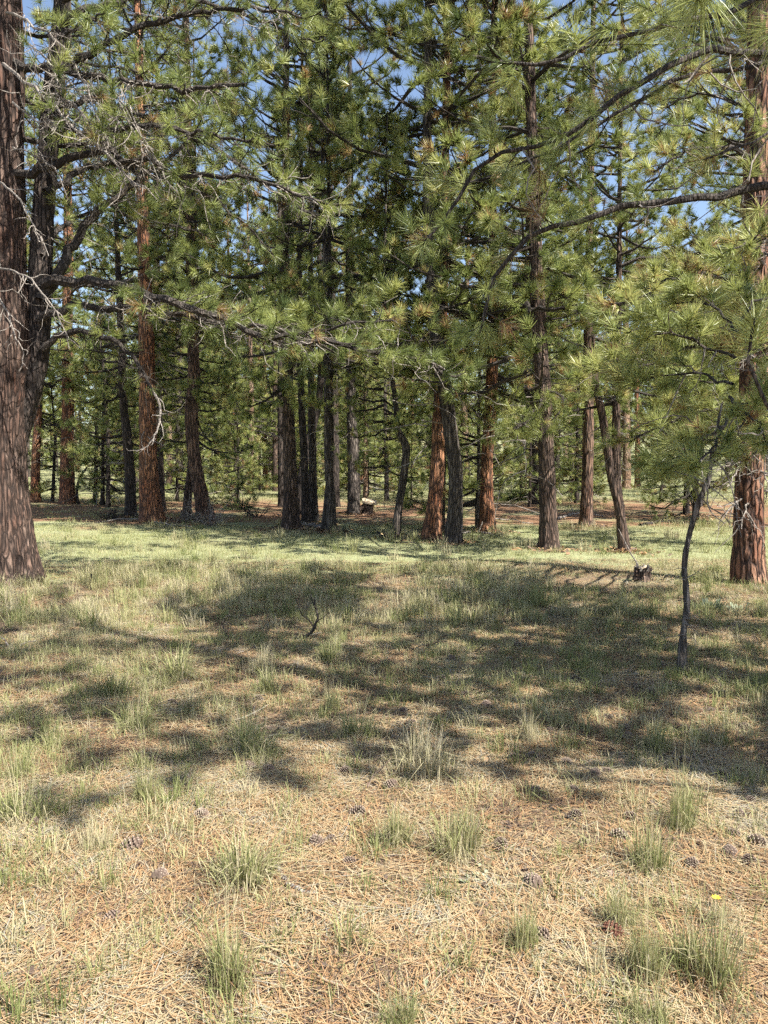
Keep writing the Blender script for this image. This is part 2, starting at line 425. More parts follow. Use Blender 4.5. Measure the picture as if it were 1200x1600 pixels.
def limb(mb, fol, pts, r0, r1, rng, t0=.25, nsub=9, sub=.9, gap=.15, tfol=.35, sides=5, n=9, curl=.05, sub_r=.011, shoots=True, dead=0., mat=0, wig=.03, twigs=0, deadmat=1):
    c = spline(pts, n)
    L = np.linalg.norm(np.diff(c, axis=0), axis=1).sum()
    c[1:-1] += rng.normal(size=(n - 2, 3)) * L * wig * .5
    tube(mb, c, r0 + (r1 - r0) * np.linspace(0, 1, n) ** .8, sides, .5, mat)
    tg = nrm(np.gradient(c, axis=0))
    def pt(t):
        f = t * (n - 1); i = min(int(f), n - 2); return c[i] + (c[i + 1] - c[i]) * (f - i), tg[i]
    fol.p.append(c[-1]); fol.d.append(tg[-1])
    sgn = 1
    for k in range(nsub):
        t = t0 + (1 - t0) * (k + rng.random()) / nsub
        p, d = pt(min(t, .99)); sgn = -sgn
        lat = nrm(np.cross(d, Z)) * sgn
        a = R(rng.uniform(28, 68))
        dd = nrm(d * math.cos(a) + lat * math.sin(a) + Z * rng.uniform(-.25, .3))
        sl = sub * (.35 + .75 * (1 - t)) * rng.uniform(.6, 1.25)
        if rng.random() < dead:
            twig_tube(mb, p, dd - Z * .3, sl * .8, sub_r * .7, rng, 5, .35, -.05, 3, deadmat); continue
        sp, sd = twig_tube(mb, p, dd, sl, sub_r, rng, 4, .18, curl, 3, mat)
        fol.p.append(sp[-1]); fol.d.append(sd + Z * .25)
        m = int(sl * (1 - tfol) / gap)
        for q in range(m):
            tt = tfol + (1 - tfol) * (q + rng.random()) / max(m, 1)
            f = tt * 4; i = min(int(f), 3); b = sp[i] + (sp[i + 1] - sp[i]) * (f - i)
            ax = nrm(sp[i + 1] - sp[i])
            pr = rng.normal(size=3); pr = nrm(pr - (pr @ ax) * ax)
            td = nrm(ax * .7 + pr * .75 + Z * .35); tl = rng.uniform(.06, .24)
            e = b + td * tl
            if shoots: tube(mb, [b, e], [sub_r * .5, sub_r * .35], 3, .5, mat, cap=False)
            fol.p.append(e); fol.d.append(td)
    for k in range(int(L * (1 - t0 * .5) * 1.0 / max(gap, .05) * .25) if shoots else 0):
        t = rng.uniform(max(t0, tfol), 1); p, d = pt(t)
        td = nrm(d * .5 + rng.normal(size=3) * .6 + Z * .4); e = p + td * rng.uniform(.1, .3)
        tube(mb, [p, e], [sub_r * .5, sub_r * .35], 3, .5, mat, cap=False); fol.p.append(e); fol.d.append(td)
    for k in range(twigs):                                   # curly dead twigs
        t = rng.uniform(.1, .95); p, d = pt(t)
        twig_tube(mb, p, d * .4 + rng.normal(size=3) * .6 - Z * .5, rng.uniform(.2, .8), .0075, rng, 6, .42, -.02, 3, deadmat)

def crown_parts(seed, H, cb, RR, K=66, W=.0125, whorl=.34, dens=1.0, young=False, dead_low=1.4):
    rng = np.random.default_rng(seed)
    mb = MB(); fol = Foliage()
    z = cb
    while z < H - .25:
        t = (z - cb) / (H - cb)
        nl = rng.integers(1, 4) if not young else rng.integers(2, 5)
        for _ in range(nl):
            az = rng.uniform(0, 2 * math.pi)
            prof = min(1, .75 + 1.2 * t) * (1 - t) ** .5 + .08
            if young: prof = (1 - t) ** .8 + .05
            ln = RR * prof * rng.uniform(.55, 1.12)
            el = R(-8 + 52 * t + rng.uniform(-12, 14))
            h = np.array([math.cos(az), math.sin(az), 0])
            lat = np.array([-h[1], h[0], 0]) * rng.normal() * .12
            p0 = np.array([0, 0, z + rng.uniform(-.1, .1)])
            pts = [p0 + (h * math.cos(el) + Z * math.sin(el)) * ln * s + lat * ln * s * s + Z * ln * (-.18 * s + .30 * s * s * s) for s in (0, .33, .66, 1)]
            ns = max(3, int(ln * 4.6 * dens))
            limb(mb, fol, pts, .014 + .014 * ln, .007, rng, .25, ns, ln * .34 + .14, .17, .55, 4, 6, .10, .008, False, .06)
        z += whorl * rng.uniform(.6, 1.4)
    p = np.array([0, 0, H]); fol.p += [p, p - Z * .1]; fol.d += [Z, Z]
    for k in range(int(dead_low * 12)):
        zz = rng.uniform(cb * .45, cb * 1.15); az = rng.uniform(0, 2 * math.pi)
        twig_tube(mb, np.array([0, 0, zz]), np.array([math.cos(az), math.sin(az), rng.uniform(-.25, .15)]), rng.uniform(.5, 1.6), .014, rng, 6, .22, -.03, 3, 1)
    fb = MB()
    tint = np.clip(.5 + .24 * rng.normal(size=len(fol.p)), .02, .93)
    tint[rng.random(len(tint)) < .04] = .985
    needles(fb, fol.p, fol.d, K, rng, .19, W, tint=tint)
    return mb.mesh('branches', [M_LIMB, M_DEAD]), fb.mesh('crown', [M_NEEDLE]), len(fol.p)

CROWNS = []
for k, (H, cb, RR) in enumerate([(16, 3.2, 2.9), (16, 3.8, 3.2), (16, 2.7, 2.7), (16, 4.0, 3.0), (16, 3.4, 3.4), (16, 4.6, 2.8)]):
    CROWNS.append(crown_parts(100 + k, H, cb, RR))
YOUNG = [crown_parts(200 + k, 5, .5, 1.35, 48, .011, .26, 1.2, True, .3) for k in range(3)]
print('TUFTS', [c[2] for c in CROWNS], [c[2] for c in YOUNG])

def pine(name, label, path, diam, bark_key, crown, H, rng, group=None, sides=18, plate=0., rot=None, flare=.35, step=.12, cscale=None, rough=.05):
    base = np.array(path[0])
    t = thing(name, label, 'tree', tuple(base), group)
    loc = [np.array(p) - base for p in path]
    tip = loc[-1]
    if tip[2] < H:
        lean = np.array([rng.normal() * .12, rng.normal() * .12, 0])
        loc += [tip + (np.array([0, 0, H]) - Z * tip[2]) * f + lean * f for f in (.5, 1.)]
        diam = list(diam) + [diam[-1] * .62, .03]
    obj('trunk', trunk_mesh(loc, diam, bark_key, rng, sides, step, rough, plate, flare), t)
    if crown is not None:
        br, cr, _ = crown
        s = cscale or H / 16.0
        zc = .55 * H
        zz = np.array([q[2] for q in loc]); ax = np.interp(zc, zz, [q[0] for q in loc]); ay = np.interp(zc, zz, [q[1] for q in loc])
        rz = rng.uniform(0, 6.28) if rot is None else rot
        obj('branches', br, t, (ax, ay, H - 16 * s), rz, s)
        obj('crown', cr, t, (ax, ay, H - 16 * s), rz, s)
    return t

# trunk table: picture points (x, y, width in px) from the foot up; distance follows from the foot
PINES = [
 ([(55, 785, 15), (56, 720, 13), (60, 640, 11), (62, 540, 10)], 'orange', 0, 14, 'slim reddish pine just beyond the big forked trunk at the edge'),
 ([(105, 787, 23), (105, 720, 20), (106, 620, 18), (105, 500, 16), (107, 350, 14)], 'orange', 1, 17, 'straight orange pine standing alone between the big edge trunk and the thin pole trio'),
 ([(82, 784, 5), (84, 740, 5), (86, 680, 4)], 'dark', 8, 5, 'pole-thin dark young pine between two orange trunks'),
 ([(122, 787, 4), (120, 765, 4), (126, 745, 4), (136, 730, 3)], 'dark', None, 0, 'thin crooked leafless sapling beside the lone orange trunk'),
 ([(148, 787, 7), (150, 740, 6), (151, 680, 6)], 'dark', 6, 7, 'first of three thin dark pole pines standing close together'),
 ([(160, 790, 7), (161, 740, 6), (162, 660, 6)], 'dark', 7, 7.5, 'middle one of three thin dark pole pines'),
 ([(169, 792, 7), (169, 740, 6), (168, 660, 6)], 'dark', 6, 6.5, 'last of three thin dark pole pines, next to the leaning trunk'),
 ([(205, 808, 17), (203, 740, 16), (198, 680, 14), (192, 620, 12), (188, 500, 10)], 'dark', 2, 14, 'dark pine leaning away beside the thick orange trunk'),
 ([(237, 815, 36), (233, 760, 30), (231, 680, 27), (229, 560, 24), (226, 420, 20), (221, 250, 16)], 'orange', 3, 18, 'thick straight orange pine with sunlit bark, broadest trunk in the middle distance'),
 ([(251, 798, 15), (249, 730, 14), (247, 640, 13), (245, 500, 12)], 'dark', 4, 16, 'dark pine half hidden behind the thick orange trunk'),
 ([(291, 811, 13), (294, 770, 13), (299, 720, 12), (303, 640, 11), (306, 500, 9)], 'brown', 2, 13, 'slender brown pine partly behind the bowed reddish trunk'),
 ([(323, 813, 27), (313, 770, 22), (303, 710, 20), (299, 650, 20), (303, 590, 19), (300, 500, 17), (297, 380, 14)], 'rust', 5, 17, 'bowed reddish brown pine with dead brush at its foot'),
 ([(281, 771, 13), (280, 700, 12), (280, 600, 10)], 'grey', 1, 16, 'grey pine far back between the thick orange and bowed trunks'),
 ([(365, 768, 11), (364, 700, 10), (362, 600, 9)], 'orange', 0, 15, 'orange pine far back right of the bowed trunk'),
 ([(391, 772, 10), (392, 700, 9), (392, 600, 8)], 'pale', 4, 15, 'pale straight pine far back, brightly sunlit'),
 ([(441, 792, 13), (440, 720, 12), (439, 620, 11), (440, 480, 9)], 'dark', 15, 14.0, 'dark narrow pine touching the left side of a cluster of trunks'),
 ([(455, 826, 28), (454, 760, 22), (452, 690, 20), (450, 610, 18), (447, 500, 15), (446, 380, 13)], 'brown', 0, 17, 'stout dark brown pine at the front of a cluster of trunks'),
 ([(470, 806, 14), (468, 770, 13), (476, 720, 13), (490, 660, 12), (500, 610, 10), (503, 500, 9)], 'dark', 13, 12.0, 'dark pine slanting across its neighbours in the trunk cluster'),
 ([(479, 819, 15), (477, 760, 13), (474, 690, 12), (470, 600, 11), (468, 450, 9)], 'dark', 12, 14, 'upright dark pine between the stout brown and the slim grey ones'),
 ([(491, 818, 15), (489, 760, 13), (488, 690, 12), (486, 600, 10)], 'grey', 11, 14.0, 'slim grey pine pressed against a dark neighbour in the cluster'),
 ([(509, 830, 13), (512, 780, 11), (515, 740, 10), (517, 660, 9)], 'grey', 14, 12.0, 'thin grey pine leaning against its lit neighbour'),
 ([(519, 833, 15), (517, 780, 14), (513, 720, 12), (512, 640, 11), (510, 540, 9), (508, 420, 8)], 'grey', 5, 15, 'slender wavy grey pine with sunlit bark at the right end of the cluster'),
 ([(524, 792, 14), (524, 720, 13), (523, 620, 11)], 'dark', 10, 14.0, 'dark pine behind the wavy grey trunk'),
 ([(553, 803, 20), (552, 740, 18), (550, 660, 16), (548, 560, 14), (546, 430, 12)], 'grey', 3, 17, 'straight grey pine beside the tilted old stump'),
 ([(571, 778, 8), (571, 720, 7), (570, 640, 6)], 'pale', 2, 11, 'thin pale pine just behind the tilted stump'),
 ([(604, 783, 7), (604, 730, 6), (602, 670, 6)], 'grey', 4, 10, 'thin grey pine far back between the stump and the kinked tree'),
 ([(619, 839, 14), (622, 800, 12), (630, 750, 12), (635, 705, 12), (631, 688, 12), (620, 670, 10), (619, 635, 9), (613, 595, 8), (606, 560, 8), (600, 480, 6)], 'grey', 2, 9, 'kinked thin pine with a sharp S-bend in its trunk'),
 ([(674, 843, 30), (680, 780, 24), (684, 710, 22), (686, 640, 20), (690, 540, 17), (694, 420, 14)], 'orange', 1, 16, 'rust-red pine leaning right, crossing behind the curved grey trunk'),
 ([(688, 831, 13), (690, 760, 12), (692, 660, 11)], 'dark', 5, 13, 'dark narrow pine hidden behind the rust-red trunk'),
 ([(707, 849, 27), (711, 800, 24), (712, 740, 23), (706, 690, 23), (698, 630, 22), (688, 560, 21), (678, 490, 21), (675, 420, 19), (669, 300, 16), (668, 150, 12)], 'grey', 4, 17, 'grey pine with a curved trunk bowing out beside the rust-red one'),
 ([(762, 832, 25), (760, 770, 20), (762, 700, 19), (767, 620, 18), (770, 540, 17), (771, 400, 14), (769, 250, 11)], 'orange', 0, 17, 'bright orange pine with clean bark and a green bough across it'),
 ([(746, 829, 8), (746, 790, 7), (748, 740, 6), (748, 660, 5)], 'grey', 8, 6, 'thin grey pole touching the bright orange trunk'),
 ([(729, 768, 13), (727, 700, 12), (725, 620, 11)], 'pale', 3, 16, 'pale orange pine far back between curved grey and bright orange trunks'),
 ([(858, 859, 31), (856, 790, 26), (853, 710, 25), (849, 620, 24), (843, 520, 22), (838, 420, 21), (834, 280, 18), (828, 120, 15)], 'brown', 2, 16, 'tall straight brown pine with furrowed bark standing in front of the right group'),
 ([(838, 788, 14), (838, 720, 13), (836, 620, 11)], 'dark', 5, 15, 'dark pine behind the tall furrowed brown trunk'),
 ([(915, 823, 20), (918, 740, 17), (919, 650, 16), (919, 540, 14), (921, 400, 12), (924, 240, 10)], 'rust', 3, 17, 'slim straight reddish brown pine left of the forked trunk'),
 ([(976, 862, 17), (970, 810, 15), (964, 765, 15), (963, 700, 13), (963, 620, 12), (966, 500, 9)], 'brown', 1, 11, 'forked pine with two slanting stems near the low stump'),
 ([(979, 764, 14), (979, 690, 13), (977, 600, 12)], 'pale', 4, 17, 'pale sunlit pine far back beyond the forked trunk'),
 ([(996, 760, 9), (996, 690, 8), (995, 600, 7)], 'orange', 0, 15, 'thin orange pine far back beyond the forked trunk'),
 ([(1072, 806, 10), (1073, 770, 9), (1074, 700, 8)], 'dark', 7, 6, 'thinner dark young pine behind the crooked bare sapling'),
 ([(1087, 812, 10), (1087, 770, 9), (1087, 700, 8)], 'dark', 6, 6.5, 'dark young pine just right behind the crooked bare sapling'),
 ([(1030, 786, 4), (1037, 740, 4), (1040, 690, 3)], 'dark', 8, 4, 'spindly young pine at the edge of the far meadow'),
]
ALLC = CROWNS + YOUNG
hero_objs = []
for k, (pl, bk, cr, H, lab) in enumerate(PINES):
    rng = np.random.default_rng(1000 + k)
    g = ground(pl[0][0], pl[0][1])
    path = [g]; Yd = g[1]
    sc_ = 1209.0 * CP / Yd
    for (x, y, w) in pl[1:]: path.append(at(x, y, Yd))
    dm = [w / sc_ for (_, _, w) in pl]
    big = pl[0][2]
    if cr is None:
        t = pine('sapling', lab, path, dm, bk, None, 0, rng, sides=6, step=.1); continue
    tuft_top = cr >= 10; cr = 6 + cr % 3 if tuft_top else cr
    young = cr >= 6 and not tuft_top
    nm = 'young_pine' if young else 'pine_tree'
    Hc = H * rng.uniform(.95, 1.08)
    sd, stp = (28, .05) if big >= 26 else ((20, .08) if big >= 17 else (10, .15))
    t = pine(nm, lab, path, dm, bk, None, Hc, rng, sides=sd, step=stp, plate=.014 if big >= 17 else 0., flare=.22)
    zz = [p[2] - g[2] for p in path]
    i = len(path) - 1
    ax, ay = path[i][0] - g[0], path[i][1] - g[1]
    s = Hc / (5.0 if young else 16.0)
    rz = rng.uniform(0, 6.28)
    br, cw, _ = ALLC[cr]
    sw = min(s, 1.15) * (1.0 if (big >= 20 or young) else .85 if big >= 12 else .9)
    if 430 < pl[0][0] < 560 and not young: sw *= .85
    zc = 0.
    if tuft_top: s = sw = 1.15; zc = Hc - 5 * s
    obj('branches', br, t, (ax, ay, zc), rz, (sw, sw, s))
    obj('crown', cw, t, (ax, ay, zc), rz, (sw, sw, s))
    hero_objs.append((t, g))
    if 'two slanting stems' in lab:
        st = [at(968, 790, Yd) - g, at(957, 750, Yd) - g, at(949, 700, Yd) - g, at(940, 645, Yd) - g, at(931, 600, Yd) - g, at(926, 520, Yd) - g]
        me = trunk_mesh(st, [.17, .165, .15, .14, .12, .05], 'brown', rng, 14, .08, .05, 0, 0.)
        obj('stem', me, t)

# ------------------------------------------------------------------ far pines (copies)
def far_proto():
    out = []
    for k in range(6):
        rng = np.random.default_rng(300 + k)
        H = 16; pth = [np.array([0, 0, 0.]), np.array([rng.normal() * .06, rng.normal() * .06, 4]), np.array([0, 0, 9.]), np.array([0, 0, 16.])]
        me = trunk_mesh(pth, [.40, .33, .22, .03], ['orange', 'brown', 'grey', 'pale', 'dark', 'brown'][k], rng, 10, .35, .05, 0, .25)
        out.append((me,) + CROWNS[k][:2])
    for k in range(3):
        rng = np.random.default_rng(320 + k)
        me = trunk_mesh([np.array([0, 0, 0.]), np.array([.03, 0, 2.]), np.array([0, 0, 5.])], [.12, .08, .015], 'dark', rng, 6, .3, .05, 0, .2)
        out.append((me,) + YOUNG[k][:2])
    return out
PROTO = far_proto()
rng = np.random.default_rng(77)
placed = [(g[0], g[1]) for _, g in hero_objs]
def clear_zone(x, y):
    px = 600 + 1209 * x / y
    if 930 < px < 1180 and y < 62: return True
    if 40 < px < 200 and y < 60: return True
    if y < 34 and 200 < px < 930: return True
    return False
LAND = [(8, 'the big forked pine'), (105, 'the lone orange pine'), (160, 'the three pole pines'), (237, 'the thick orange pine'), (318, 'the bowed trunk'), (391, 'the pale straight pine'), (455, 'the stout brown pine'), (515, 'the wavy grey pine'), (553, 'the tilted stump'), (625, 'the kinked pine'), (690, 'the rust-red pine'), (765, 'the bright orange pine'), (856, 'the tall furrowed pine'), (918, 'the slim reddish pine'), (970, 'the forked-stem pine'), (1080, 'the crooked sapling'), (1170, 'the stout edge pine')]
def far_label(x, y, k, s):
    px = 600 + 1209 * x / y
    lx, ln = min(LAND, key=lambda q: abs(q[0] - px))
    side = 'left of' if px < lx - 12 else 'right of' if px > lx + 12 else 'behind'
    dist = 'mid-distance' if y < 45 else 'distant' if y < 75 else 'farthest'
    if k < 6: return f"{dist} {['orange', 'brown', 'grey', 'pale', 'dark', 'brown'][k]}-barked tall pine seen {side} {ln}"
    return f"{dist} {'tall' if s > 1.05 else 'low' if s < .75 else 'bushy'} young pine seen {side} {ln}"
def far_tree(x, y, k, s, lab, grp, nm):
    lab = far_label(x, y, k, s)
    t = thing(nm, lab, 'tree', (x, y, float(terrain(x, y)) - .05), grp)
    rz = rng.uniform(0, 6.28)
    for part, me in zip(('trunk', 'branches', 'crown'), PROTO[k]):
        obj(part, me, t, (0, 0, 0), rz, s)
    placed.append((x, y))
for k, (px, yy, kk, ss) in enumerate([(1176, 14.5, 0, .95), (1168, 23, 4, 1.1), (1235, 19, 1, 1.05), (1180, 33, 2, 1.15)]):
    far_tree((px - 600) / 1209 * yy, yy, kk, ss, '', 'tall pines in the far background', 'pine_tree')
nfar = 0
tries = 0
while nfar < 170 and tries < 6000:
    tries += 1
    y = 31 + 95 * rng.random() ** .9
    x = rng.uniform(-1, 1) * (.56 * y + 3)
    if clear_zone(x, y): continue
    if min((x - a) ** 2 + (y - b) ** 2 for a, b in placed) < (2.4 if y < 60 else 2.0) ** 2: continue
    far_tree(x, y, int(rng.integers(0, 6)), rng.uniform(.85, 1.25), 'tall pine in the dense far background of the wood', 'tall pines in the far background', 'pine_tree')
    nfar += 1
nf2 = 0; tries = 0
while nf2 < 165 and tries < 5000:
    tries += 1
    y = 34 + 100 * rng.random() ** .7
    x = rng.uniform(-1, 1) * (.56 * y + 3)
    if nf2 < 38: y = rng.uniform(25, 48); x = (rng.uniform(200, 930) - 600) / 1209 * y
    elif clear_zone(x, y): continue
    if min((x - a) ** 2 + (y - b) ** 2 for a, b in placed) < 1.3 ** 2: continue
    far_tree(x, y, int(rng.integers(6, 9)), rng.uniform(.5, 1.35), 'bushy young pine among the far background trunks', 'young pines in the far background', 'young_pine')
    nf2 += 1

# ------------------------------------------------------------------ the big forked pine at the edge
def P(*a): return at(*a)
def big_pine():
    rng = np.random.default_rng(5)
    g = ground(4, 908); Y0 = g[1]
    t = thing('forked_pine', 'big forked pine with thick furrowed trunk and long drooping limbs at the frame edge', 'tree', tuple(g))
    sc_ = 1209.0 * CP / Y0
    def rel(l): return [at(x, y, yy) - g for (x, y, yy) in l]
    pts = [(6, 908, 116), (0, 850, 98), (-5, 790, 90), (-6, 740, 86), (-4, 640, 84), (2, 520, 82), (2, 400, 68), (4, 250, 62), (4, 100, 58), (0, -60, 60), (-4, -260, 48), (-8, -560, 30), (-8, -900, 5)]
    path = [np.zeros(3)] + [at(x, y, Y0) - g for x, y, w in pts[1:]]
    obj('trunk', trunk_mesh(path, [w / sc_ for _, _, w in pts], 'elder', rng, 110, .025, .05, .019, .15, pf=13.), t)
    st = [(20, 690, 40), (44, 620, 36), (58, 560, 33), (62, 480, 34), (64, 400, 33), (70, 300, 30), (82, 150, 27), (96, 20, 25), (104, -120, 20), (108, -300, 14), (112, -480, 4)]
    obj('stem', trunk_mesh([at(x, y, Y0 + .15) - g for x, y, w in st], [w / sc_ for _, _, w in st], 'dark', rng, 36, .05, .04, .016, 0.), t)
    Y = Y0
    L = [  # (picture polyline with distance, r0, r1, nsub, sub length, start of foliage along the limb, twigs)
     ([(66, 445, Y), (110, 438, Y - .1), (160, 437, Y - .2), (230, 456, Y - .4), (310, 485, Y - .5), (400, 515, Y - .6), (480, 532, Y - .6), (560, 545, Y - .4), (650, 562, Y - .2), (720, 590, Y)], .075, .015, 46, .95, .45, 90),
     ([(60, 500, Y), (90, 480, Y), (150, 478, Y + .1), (220, 482, Y + .2), (300, 497, Y + .2), (390, 510, Y + .3), (470, 520, Y + .4), (540, 505, Y + .4), (620, 500, Y + .5)], .06, .014, 26, .85, .45, 35),
     ([(66, 545, Y), (95, 525, Y), (130, 518, Y - .2), (180, 535, Y - .3), (215, 565, Y - .4), (238, 610, Y - .5)], .05, .02, 8, .6, .6, 26),
     ([(64, 470, Y), (90, 425, Y + .1), (115, 380, Y + .2), (150, 335, Y + .3), (195, 298, Y + .4), (250, 255, Y + .6), (310, 200, Y + .8)], .085, .02, 20, 1.0, .4, 24),
     ([(6, 285, Y), (60, 262, Y - .2), (120, 245, Y - .3), (170, 235, Y - .5), (230, 258, Y - .7), (290, 270, Y - .9), (380, 276, Y - 1.1), (460, 296, Y - 1.2), (540, 320, Y - 1.2)], .065, .014, 36, 1.15, .4, 34),
     ([(4, 90, Y), (50, 105, Y - .3), (100, 114, Y - .6), (180, 122, Y - .9), (250, 133, Y - 1.2), (320, 138, Y - 1.3), (385, 132, Y - 1.4)], .06, .022, 18, .9, .45, 44),
     ([(86, 120, Y), (120, 95, Y - .1), (180, 62, Y - .2), (240, 34, Y - .3), (310, 18, Y - .4), (400, 12, Y - .5), (480, 30, Y - .5)], .06, .012, 26, 1.0, .35, 26),
     ([(70, 300, Y), (130, 265, Y + .4), (200, 255, Y + .8), (290, 290, Y + 1.2), (360, 330, Y + 1.4), (430, 400, Y + 1.5)], .05, .012, 26, 1.0, .35, 24),
     ([(80, 170, Y), (150, 160, Y + .3), (240, 190, Y + .6), (340, 230, Y + .8), (430, 300, Y + 1.0), (500, 345, Y + 1.0)], .045, .012, 30, 1.1, .35, 24),
     ([(78, 200, Y), (160, 205, Y - .6), (250, 200, Y - 1.2), (350, 215, Y - 1.8), (440, 225, Y - 2.1)], .045, .012, 24, .9, .35, 24),
     ([(95, 30, Y), (150, 10, Y + .3), (250, -10, Y + .5), (380, 20, Y + .7), (500, 70, Y + .8)], .05, .012, 26, 1.0, .3, 16),
     ([(98, 0, Y), (160, -60, Y - .3), (260, -90, Y - .6), (360, -80, Y - .9), (480, -50, Y - 1.0)], .05, .012, 24, 1.0, .3, 8),
     ([(92, 60, Y), (110, 50, Y - .6), (135, 35, Y - 1.2), (165, 20, Y - 1.6)], .03, .012, 12, .5, .2, 4),
     ([(66, 400, Y), (100, 350, Y + .5), (160, 330, Y + 1.1), (240, 345, Y + 1.6), (330, 370, Y + 2.0)], .04, .012, 20, .9, .4, 14),
    ]
    for pl, r0, r1, ns, sub, tf, tw in L:
        mb = MB(); fol = Foliage()
        limb(mb, fol, rel(pl), r0, r1, rng, .15, int(ns * 1.4), sub, .17, tf + .1, 7, 26, .03, .010, True, .52 if r0 != .075 else .22, wig=.012, twigs=int(tw * (1.9 if r0 != .075 else .8)), deadmat=1 if r0 > .05 else 0)
        b = obj('branch', mb.mesh('branch', [M_LIMB, M_DEAD]), t)
        fb = MB(); p = np.array(fol.p); d = np.array(fol.d)
        tint = np.clip(.42 + .18 * rng.normal(size=len(p)), .02, .93); tint[rng.random(len(p)) < .04] = .98
        needles(fb, p, d, 70, rng, .16, .0062, tint=tint)
        obj('needles', fb.mesh('needles', [M_NEEDLE]), b)
    # bare grey dead branches with curling twigs
    D = [([(5, 100, Y - .35), (40, 130, Y - .6), (70, 152, Y - .8), (120, 205, Y - 1.0), (180, 257, Y - 1.2), (245, 312, Y - 1.3)], .026, 36),
         ([(0, 285, Y - .35), (25, 305, Y - .6), (45, 340, Y - .7), (65, 372, Y - .8), (76, 400, Y - .8)], .016, 6),
         ([(-10, 415, Y - .38), (20, 424, Y - .7), (50, 438, Y - .9), (80, 470, Y - 1.0), (98, 510, Y - 1.0), (108, 545, Y - 1.0)], .017, 14),
         ([(-8, 455, Y - .38), (12, 490, Y - .6), (25, 525, Y - .7), (38, 555, Y - .7), (30, 580, Y - .7)], .014, 6),
         ([(10, 20, Y - .35), (60, 40, Y - .7), (110, 90, Y - 1.), (140, 150, Y - 1.1), (170, 230, Y - 1.2)], .02, 26),
         ([(238, 610, Y - .5), (250, 635, Y - .5), (246, 670, Y - .55), (232, 695, Y - .6), (213, 706, Y - .6)], .018, 5),
         ([(20, 160, Y - .3), (60, 190, Y - .7), (100, 190, Y - .9), (135, 215, Y - 1.0), (150, 260, Y - 1.)], .015, 16),
         ([(70, 152, Y - .8), (110, 160, Y - .9), (140, 190, Y - 1.), (165, 215, Y - 1.), (170, 250, Y - 1.)], .012, 18),
         ([(90, 110, Y - .7), (130, 150, Y - .9), (165, 175, Y - 1.), (215, 220, Y - 1.1), (240, 250, Y - 1.1)], .012, 20),
         ([(30, 60, Y - .5), (70, 90, Y - .7), (95, 140, Y - .8), (100, 190, Y - .9)], .013, 16),
         ([(20, 230, Y - .4), (60, 245, Y - .7), (90, 270, Y - .8), (105, 310, Y - .9)], .012, 12),
         ([(180, 125, Y - .9), (200, 160, Y - 1.1), (215, 200, Y - 1.2), (240, 240, Y - 1.2)], .010, 12),
         ([(120, 205, Y - 1.), (160, 205, Y - 1.1), (190, 180, Y - 1.2), (215, 215, Y - 1.2), (245, 250, Y - 1.3)], .011, 14)]
    for pl, r0, tw in D:
        mb = MB(); fol = Foliage()
        limb(mb, fol, rel(pl), r0, .006, rng, .2, 5, .5, .2, .99, 5, 18, -.05, .008, False, 1., mat=0, wig=.012, twigs=tw, deadmat=0)
        obj('dead_branch', mb.mesh('dead_branch', [M_DEAD]), t)
    # the rest of the crown above and behind the frame
    mb = MB(); fol = Foliage()
    for k in range(46):
        z = rng.uniform(5.2, 13.5); az = rng.uniform(0, 6.28); ln = rng.uniform(1.6, 3.6) * (1 - (z - 5) / 13)
        h = np.array([math.cos(az), math.sin(az), 0]); p0 = np.array([0, 0, z])
        pts = [p0 + h * ln * s + Z * ln * (.1 + (z - 6) * .05) * s + Z * ln * (.25 * s ** 3 - .2 * s) for s in (0, .33, .66, 1)]
        limb(mb, fol, pts, .05, .01, rng, .25, 14, .9, .17, .3, 4, 7, .06, .009, False, .1)
    obj('branches', mb.mesh('branches', [M_LIMB, M_DEAD]), t)
    fb = MB(); needles(fb, fol.p, fol.d, 30, rng, .18, .008, tint=np.clip(.42 + .18 * rng.normal(size=len(fol.p)), .02, .93))
    obj('crown', fb.mesh('crown', [M_NEEDLE]), t)
big_pine()

